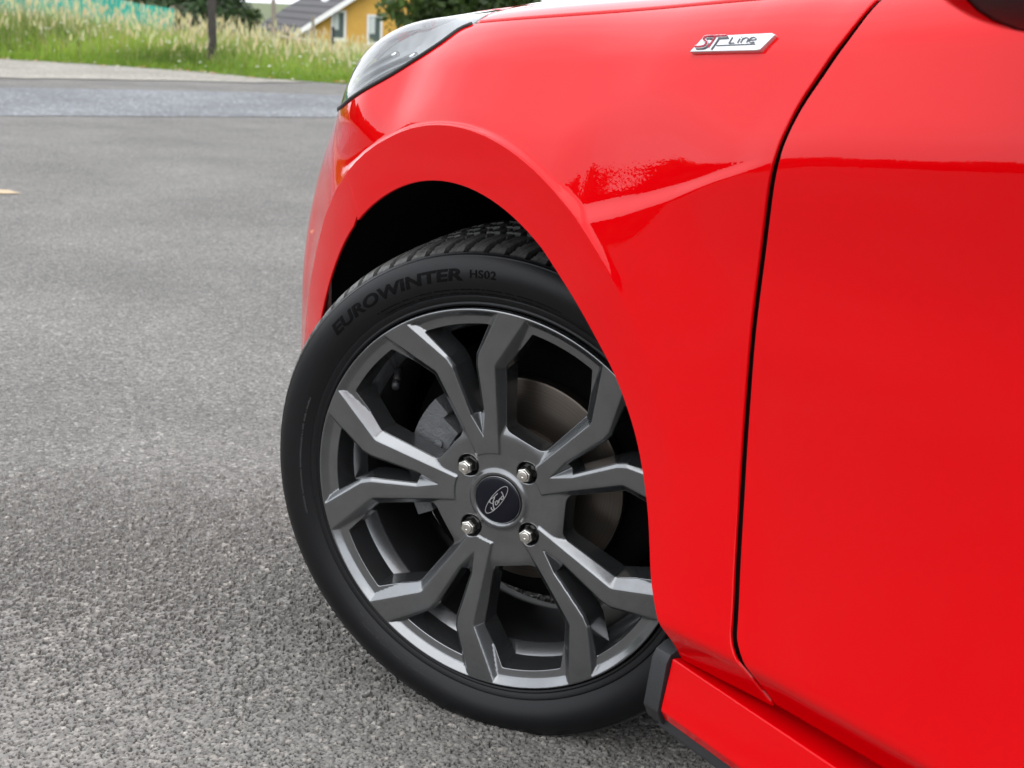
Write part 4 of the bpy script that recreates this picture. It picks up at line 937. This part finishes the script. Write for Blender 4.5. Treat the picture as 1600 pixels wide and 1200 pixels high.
# outer lip, flange and barrel (lathe)
def lathe(prof, n=180):
    V = []; F = []
    for r, z in prof: V += [(r*math.cos(2*math.pi*k/n), r*math.sin(2*math.pi*k/n), z) for k in range(n)]
    for i in range(len(prof)-1):
        for k in range(n): F.append((i*n+k, i*n+(k+1) % n, (i+1)*n+(k+1) % n, (i+1)*n+k))
    return V, F
rim = mesh_obj('alloy_rim', np.concatenate(RV), RF, M['rim'], wheel, np.concatenate(RN))
m = MB(); m.add(*lathe([(.2358, -.0026), (.2362, -.006), (.2345, -.014), (.226, -.020)])); m.build('rim_lip', M['rim'], rim, smooth=True) if False else m.build('rim_flange', M['rim'], wheel, smooth=True)
m = MB(); m.add(*lathe([(.222, -.012), (.2205, -.030), (.2185, -.0425), (.2160, -.0450), (.2030, -.0585), (.2022, -.0600)]))
bo = m.build('rim_ledge', M['rim'], wheel, smooth=True); md = bo.modifiers.new('sharp', 'EDGE_SPLIT'); md.split_angle = rad(28)
bm = bmesh.new(); bm.from_mesh(bo.data); bmesh.ops.reverse_faces(bm, faces=[f for f in bm.faces if f.normal.dot(Vector((f.calc_center_median().x, f.calc_center_median().y, 0))) > 0]); bm.to_mesh(bo.data); bm.free()
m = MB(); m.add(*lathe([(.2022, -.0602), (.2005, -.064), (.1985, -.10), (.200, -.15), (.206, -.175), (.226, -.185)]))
m.build('rim_barrel', simple('shaded dusty barrel', (.010, .010, .011), .5, .2, noise=(25, .5)), wheel, smooth=True)  # near-black colour carries the shade deep in the rim as well as brake dust
# centre cap with the oval badge
m = MB(); m.add(*lathe([(.0290, -.022), (.0290, -.0174), (.0282, -.0162), (.0265, -.0156), (.012, -.0150), (.0004, -.0149)], 96)); cap = m.build('centre_cap', M['cap'], wheel, smooth=True)
m = MB(); m.add(*lathe([(.0288, -.0166), (.0293, -.0156), (.0298, -.0166)], 96)); m.build('cap_ring', M['rim'], cap, smooth=True)
ZI = (690, 690, 6.317)
def on_wheel(x, y, off=-.0149):
    d = ray(x, y); q = WC+WZ*off; t = ((q-CO)@WZ)/(d@WZ); v = CO+d*t-WC; return np.array([v@WX, v@WY])
def cap_pts(pts): return [on_wheel(693.5+a/6.317, 686.5+b/6.317) for a, b in pts]
def ribbon(m, line, w_, z0, closed=False):
    l_ = np.asarray(line, float); w_ = np.broadcast_to(w_, (len(l_),))[:, None]
    t = (np.roll(l_, -1, 0)-np.roll(l_, 1, 0)) if closed else np.gradient(l_, axis=0); t /= np.linalg.norm(t, axis=1)[:, None]+1e-12; nn_ = np.stack([-t[:, 1], t[:, 0]], 1)*w_/2; k = len(l_)
    A, B_ = l_+nn_, l_-nn_; V = [(*p, z0+.0004) for p in A]+[(*p, z0+.0004) for p in B_]+[(*p, z0-.0004) for p in A]+[(*p, z0-.0004) for p in B_]; F = []
    for i in range(k if closed else k-1):
        j = (i+1) % k; F += [(i, k+i, k+j, j), (2*k+i, i, j, 2*k+j), (k+i, 3*k+i, 3*k+j, k+j)]
    m.add(V, F)
ec = np.array([523, 595.]); ea = np.array([102, -127.]); eb = np.array([46, 37.])*.93
m = MB(); el = np.array(cap_pts([tuple(ec+ea*math.cos(t)*1.0+eb*math.sin(t)) for t in np.linspace(0, 2*math.pi, 61)[:-1]])); ribbon(m, el, .00062, -.0144, True)
m.build('oval_badge', M['silver_line'], cap)
m = MB()
for ln, w_ in (([(450, 622), (462, 590), (490, 572), (520, 545), (535, 530)], .0009), ([(455, 610), (468, 628), (478, 630)], .0006), ([(505, 568), (490, 610), (492, 660), (500, 690), (488, 698), (470, 680), (474, 668)], .0011), ([(478, 632), (505, 612)], .0007),
    ([(520, 606), (510, 630), (518, 645), (534, 628), (530, 606), (520, 606)], .0009), ([(538, 612), (548, 592), (545, 622), (550, 620)], .0009), ([(550, 600), (558, 580), (566, 584)], .0008),
    ([(590, 556), (572, 566), (568, 590), (582, 590), (592, 570)], .0009), ([(568, 515), (582, 535), (592, 565), (600, 572)], .0010), ([(500, 690), (506, 676)], .0007)):
    ribbon(m, catmull(cap_pts(ln), 5), w_, -.0143)
m.build('script_lettering', M['silver_line'], cap)
# lug nuts
def hexa(c, af, z0, z1, ch=.001, rot=0.3):
    rr_ = af/2/math.cos(math.pi/6); V = []
    lv = [(rr_, z0), (rr_, z1-ch), (rr_-ch*.9, z1)]
    for r_, z in lv: V += [(c[0]+r_*math.cos(rot+k*math.pi/3), c[1]+r_*math.sin(rot+k*math.pi/3), z) for k in range(6)]
    F = [(i*6+k, i*6+(k+1) % 6, (i+1)*6+(k+1) % 6, (i+1)*6+k) for i in range(2) for k in range(6)]+[tuple(12+k for k in range(6))]
    return V, F
for i, c in enumerate(nuts):
    m = MB(); V, F = hexa(c, .0205, -.045, -.0230, .0018, .25+.4*i); m.add(V, F); base = m.build('lug_nut', M['nut_dark'], wheel, bevel=.0006)
nut_rot = [.35, .15, .55, .2]
for i, c in enumerate(nuts):
    m = MB(); V, F = hexa(c, .0158, -.0255, -.0085, .0011, nut_rot[i]); m.add(V, F)
    n_ = 24; prof = [(.0064, -.0084), (.0057, -.0072), (.0016, -.0066), (.0010, -.0070), (.0001, -.0071)]; V = []; F = []
    for r, z in prof: V += [(c[0]+r*math.cos(2*math.pi*k/n_), c[1]+r*math.sin(2*math.pi*k/n_), z) for k in range(n_)]
    for a in range(len(prof)-1):
        for k in range(n_): F.append((a*n_+k, a*n_+(k+1) % n_, (a+1)*n_+(k+1) % n_, (a+1)*n_+k))
    m.add(V, F); m.build('nut_cap', M['nut'], wheel, bevel=.0005)
for c in nuts:
    m = MB(); m.prism([(c[0]+.0160*math.cos(a), c[1]+.0160*math.sin(a)) for a in np.linspace(0, 2*math.pi, 25)[:-1]], -.0482, -.0470); m.build('bolt_seat', M['nut_dark'], wheel)
# valve
vp = np.array(pc(.190, 132)); m = MB(); q = [(*pc(.2045, 133), -.070), (*pc(.196, 133), -.055), (*pc(.188, 133), -.040)]; m.tube(q, [.0055, .0045, .0042], 12); m.tube([q[2], (*pc(.183, 133), -.031)], [.0050, .0046], 12); m.build('valve', M['black_plastic'], wheel, smooth=True)
# brake disc, hat, caliper
m = MB(); m.add(*lathe([(.066, -.0885), (.068, -.087), (.1255, -.087), (.1290, -.0885), (.1290, -.098), (.1255, -.112), (.066, -.112)], 128)); dob = m.build('brake_disc', M['disc'], wheel, smooth=True); md = dob.modifiers.new('sharp', 'EDGE_SPLIT'); md.split_angle = rad(30)
m = MB(); m.add(*lathe([(.0675, -.0885), (.0665, -.062), (.064, -.0585), (.02, -.058)], 96)); hb = m.build('brake_hat', simple('rusty hat', (.10, .075, .06), .7, .4, noise=(40, .4)), wheel, smooth=True); md = hb.modifiers.new('sharp', 'EDGE_SPLIT'); md.split_angle = rad(30)
cal = MB()
for r0, r1, a0, a1, z0, z1 in ((.118, .142, 128, 196, -.128, -.056), (.092, .120, 132, 190, -.078, -.054), (.070, .094, 140, 152, -.076, -.056), (.070, .094, 172, 186, -.076, -.056)):
    po = arc(r0, a0, a1, 14)+arc(r1, a1, a0, 14); cal.prism(po, z0, z1)
cal.prism([(x*1, y) for x, y in arc(.006, 0, 330, 12)], -.058, -.050, lambda p: Vector((pc(.106, 148)[0]+p[0], pc(.106, 148)[1]+p[1], p[2])))
cal.tube([(*pc(.128, 122), -.10), (*pc(.128, 130), -.10)], .012, 12); cal.tube([(*pc(.112, 200), -.10), (*pc(.112, 192), -.10)], .011, 12)
cal.build('brake_caliper', M['caliper'], wheel, bevel=.0035, seg=3)
m = MB(); m.add(*lathe([(.055, -.118), (.15, -.122), (.17, -.126), (.172, -.135)], 72)); m.build('splash_shield', M['liner'], wheel, smooth=True)
# ---- tyre
NP_ = 74; SPP = 18; NT = NP_*SPP; th = np.arange(NT)/NT*2*math.pi
side = [(.2352, -.0155, 0), (.2372, -.0085, 0), (.2385, -.0050, 0), (.2405, -.0042, 0), (.2425, -.0052, 0), (.2440, -.0046, 0), (.2470, -.0030, 0), (.2492, -.0030, 0), (.2505, -.0042, 0), (.2540, -.0020, 0), (.2600, .0014, 0), (.2665, .0034, 0), (.2730, .0040, 0), (.2790, .0034, 0), (.2850, .0014, 0), (.2900, -.0014, 0), (.2945, -.0050, 0), (.2956, -.0061, 0), (.2962, -.0062, 0), (.2966, -.0078, 0), (.2980, -.0094, 0)]
trd = [(.2984, -.0098, 0), (.3004, -.0125, .7), (.3025, -.0160, 1), (.3043, -.0205, 1), (.3057, -.026, 1), (.3067, -.032, 1), (.3072, -.037, 1), (.3077, -.044, 1), (.3081, -.052, 1), (.30825, -.0585, 1), (.3083, -.064, 1), (.3083, -.0655, 2), (.3084, -.0725, 2), (.3084, -.074, 1), (.3085, -.078, 1), (.3085, -.088, 1), (.3085, -.0925, 1), (.3085, -.094, 2), (.3085, -.102, 2), (.3085, -.1035, 1), (.3084, -.115, 1), (.3082, -.127, 1), (.3080, -.128, 2), (.3080, -.135, 2), (.3079, -.136, 1), (.307, -.15, 1), (.305, -.168, 1), (.3015, -.182, 1), (.297, -.190, 0)]
back = [(.285, -.197, 0), (.265, -.199, 0), (.245, -.193, 0), (.232, -.186, 0)]
V = []; C = []; allp = side+trd+back
for r, z, g in allp:
    ph = (th*NP_/(2*math.pi)+(-z-.02)*8*(1+.5*(-z/.1))) % 1.0
    grv = ((ph < .26) & (ph >= 0)).astype(float)
    soft_e = np.where(grv > 0, 1.0, 0)
    dep = .0072*(soft_e*min(g, 1) if g < 2 else 1.0)
    sip = np.where((np.abs((ph-.26)/.74-.5) < .05) & (grv == 0) & (g > .3) & (g <= 1), .0011, 0)
    rr_ = r-dep-sip; zz = z-np.where(grv > 0, .0012*min(g, 1), 0)
    V.append(np.stack([rr_*np.cos(th), rr_*np.sin(th), np.broadcast_to(zz, th.shape)], 1)); C.append(np.repeat((1-grv)*(1.0 if g >= .6 else 0), 1))
V = np.concatenate(V); C = np.concatenate(C); nr_ = len(allp)
wz = to_world_z(V); lift = np.clip(.0050-wz, 0, None)                       # the tyre sits flat on the road and bulges a little
Wup = np.array([WX[2], WY[2], WZ[2]]); V = V+lift[:, None]*Wup/(Wup@Wup); bul = np.exp(-((V[:, 1]+.285)/.045)**2)*np.exp(-(V[:, 0]/.14)**2); V[:, 2] += np.where(V[:, 2] > -.02, .006*bul, 0)
F = []
I = np.arange(NT); J = (I+1) % NT
F = np.concatenate([np.stack([a*NT+I, a*NT+J, (a+1)*NT+J, (a+1)*NT+I], 1) for a in range(nr_-1)])
ty = raw_mesh('tyre', V, F, M['tyre'], wheel, smooth=True, cols=np.repeat(C[:, None], 3, 1)); ty.data.set_sharp_from_angle(angle=rad(38))
# raised lettering on the sidewall
sr = np.array([(r, z) for r, z, g in side])
def side_z(r): return np.interp(r, sr[:, 0], sr[:, 1])
def sidewall_text(txt, a_start, r0, h, wscale, bold, name, space=1.0, shear=0.0, lift_=.0008, a_end=None):
    cu = bpy.data.curves.new('tmp', 'FONT'); cu.body = txt; cu.offset = bold; cu.space_character = space; cu.shear = shear; cu.extrude = .04
    to = bpy.data.objects.new('tmp', cu); COL.objects.link(to); me = bpy.data.meshes.new_from_object(to); bpy.data.objects.remove(to)
    bm = bmesh.new(); bm.from_mesh(me); bmesh.ops.triangulate(bm, faces=bm.faces)
    bmesh.ops.subdivide_edges(bm, edges=[e for e in bm.edges if e.calc_length() > .25], cuts=2); bm.to_mesh(me); bm.free()
    co = np.array([v.co[:] for v in me.vertices]); sc = h/.70; ox = co[:, 0].min()
    wscale = wscale if a_end is None else rad(a_start-a_end)*(r0+h/2)/(sc*(co[:, 0].max()-ox))
    r = r0+co[:, 1]*sc; a = rad(a_start)-(co[:, 0]-ox)*sc*wscale/(r0+h/2)
    z = side_z(r)+np.where(co[:, 2] > 0, lift_, -.001); out = np.stack([r*np.cos(a), r*np.sin(a), z], 1)
    for v, p in zip(me.vertices, out): v.co = p
    me.materials.clear(); me.materials.append(M['letter']); me.update(); o = bpy.data.objects.new(name, me); COL.objects.link(o); o.parent = wheel; bpy.data.curves.remove(cu)
    print('text', txt, 'end angle', math.degrees(a.min())); return o
sidewall_text('EUROWINTER', 129.5, .2695, .0130, 1.30, .035, 'tyre_lettering', 1.02, .12, .0006, 88.6)
sidewall_text('HS02', 86.6, .2725, .0088, 1.15, .012, 'tyre_lettering', 1.08)
# two rings of very small moulded print, too small to read
def moulded(rings, mat):
    m = MB()
    for r0, a0, a1 in rings:
        a = a0
        while a < a1:
            wdg = rng.uniform(.18, .42); hh = .0026 if r0 < .2555 else .0024
            if rng.random() > .16:
                for (fa, fb, ra_, rb_) in (((0, .28, 0, 1), (.28, 1, 0, .25)) if rng.random() < .4 else ((0, .3, 0, 1), (.7, 1, 0, 1), (.3, .7, .4, .6))):
                    po = [pc(r0+ra_*hh, a+fa*wdg), pc(r0+ra_*hh, a+fb*wdg), pc(r0+rb_*hh, a+fb*wdg), pc(r0+rb_*hh, a+fa*wdg)]; zt = float(side_z(r0))
                    m.prism(po, zt-.001, zt+.0008)
            a += wdg+.12
    mp_ = m.build('moulded_print', mat, wheel); mp_['kind'] = 'stuff'
moulded(((.2600, 150, 184), (.2560, 216, 252), (.2610, 218, 250), (.2640, 258, 268)), simple('grey moulded print', (.030, .030, .031), .7))  # left and lower groups, a paler grey than the upper rows
moulded(((.2575, 62, 116), (.2527, 66, 114)), M['letter'])
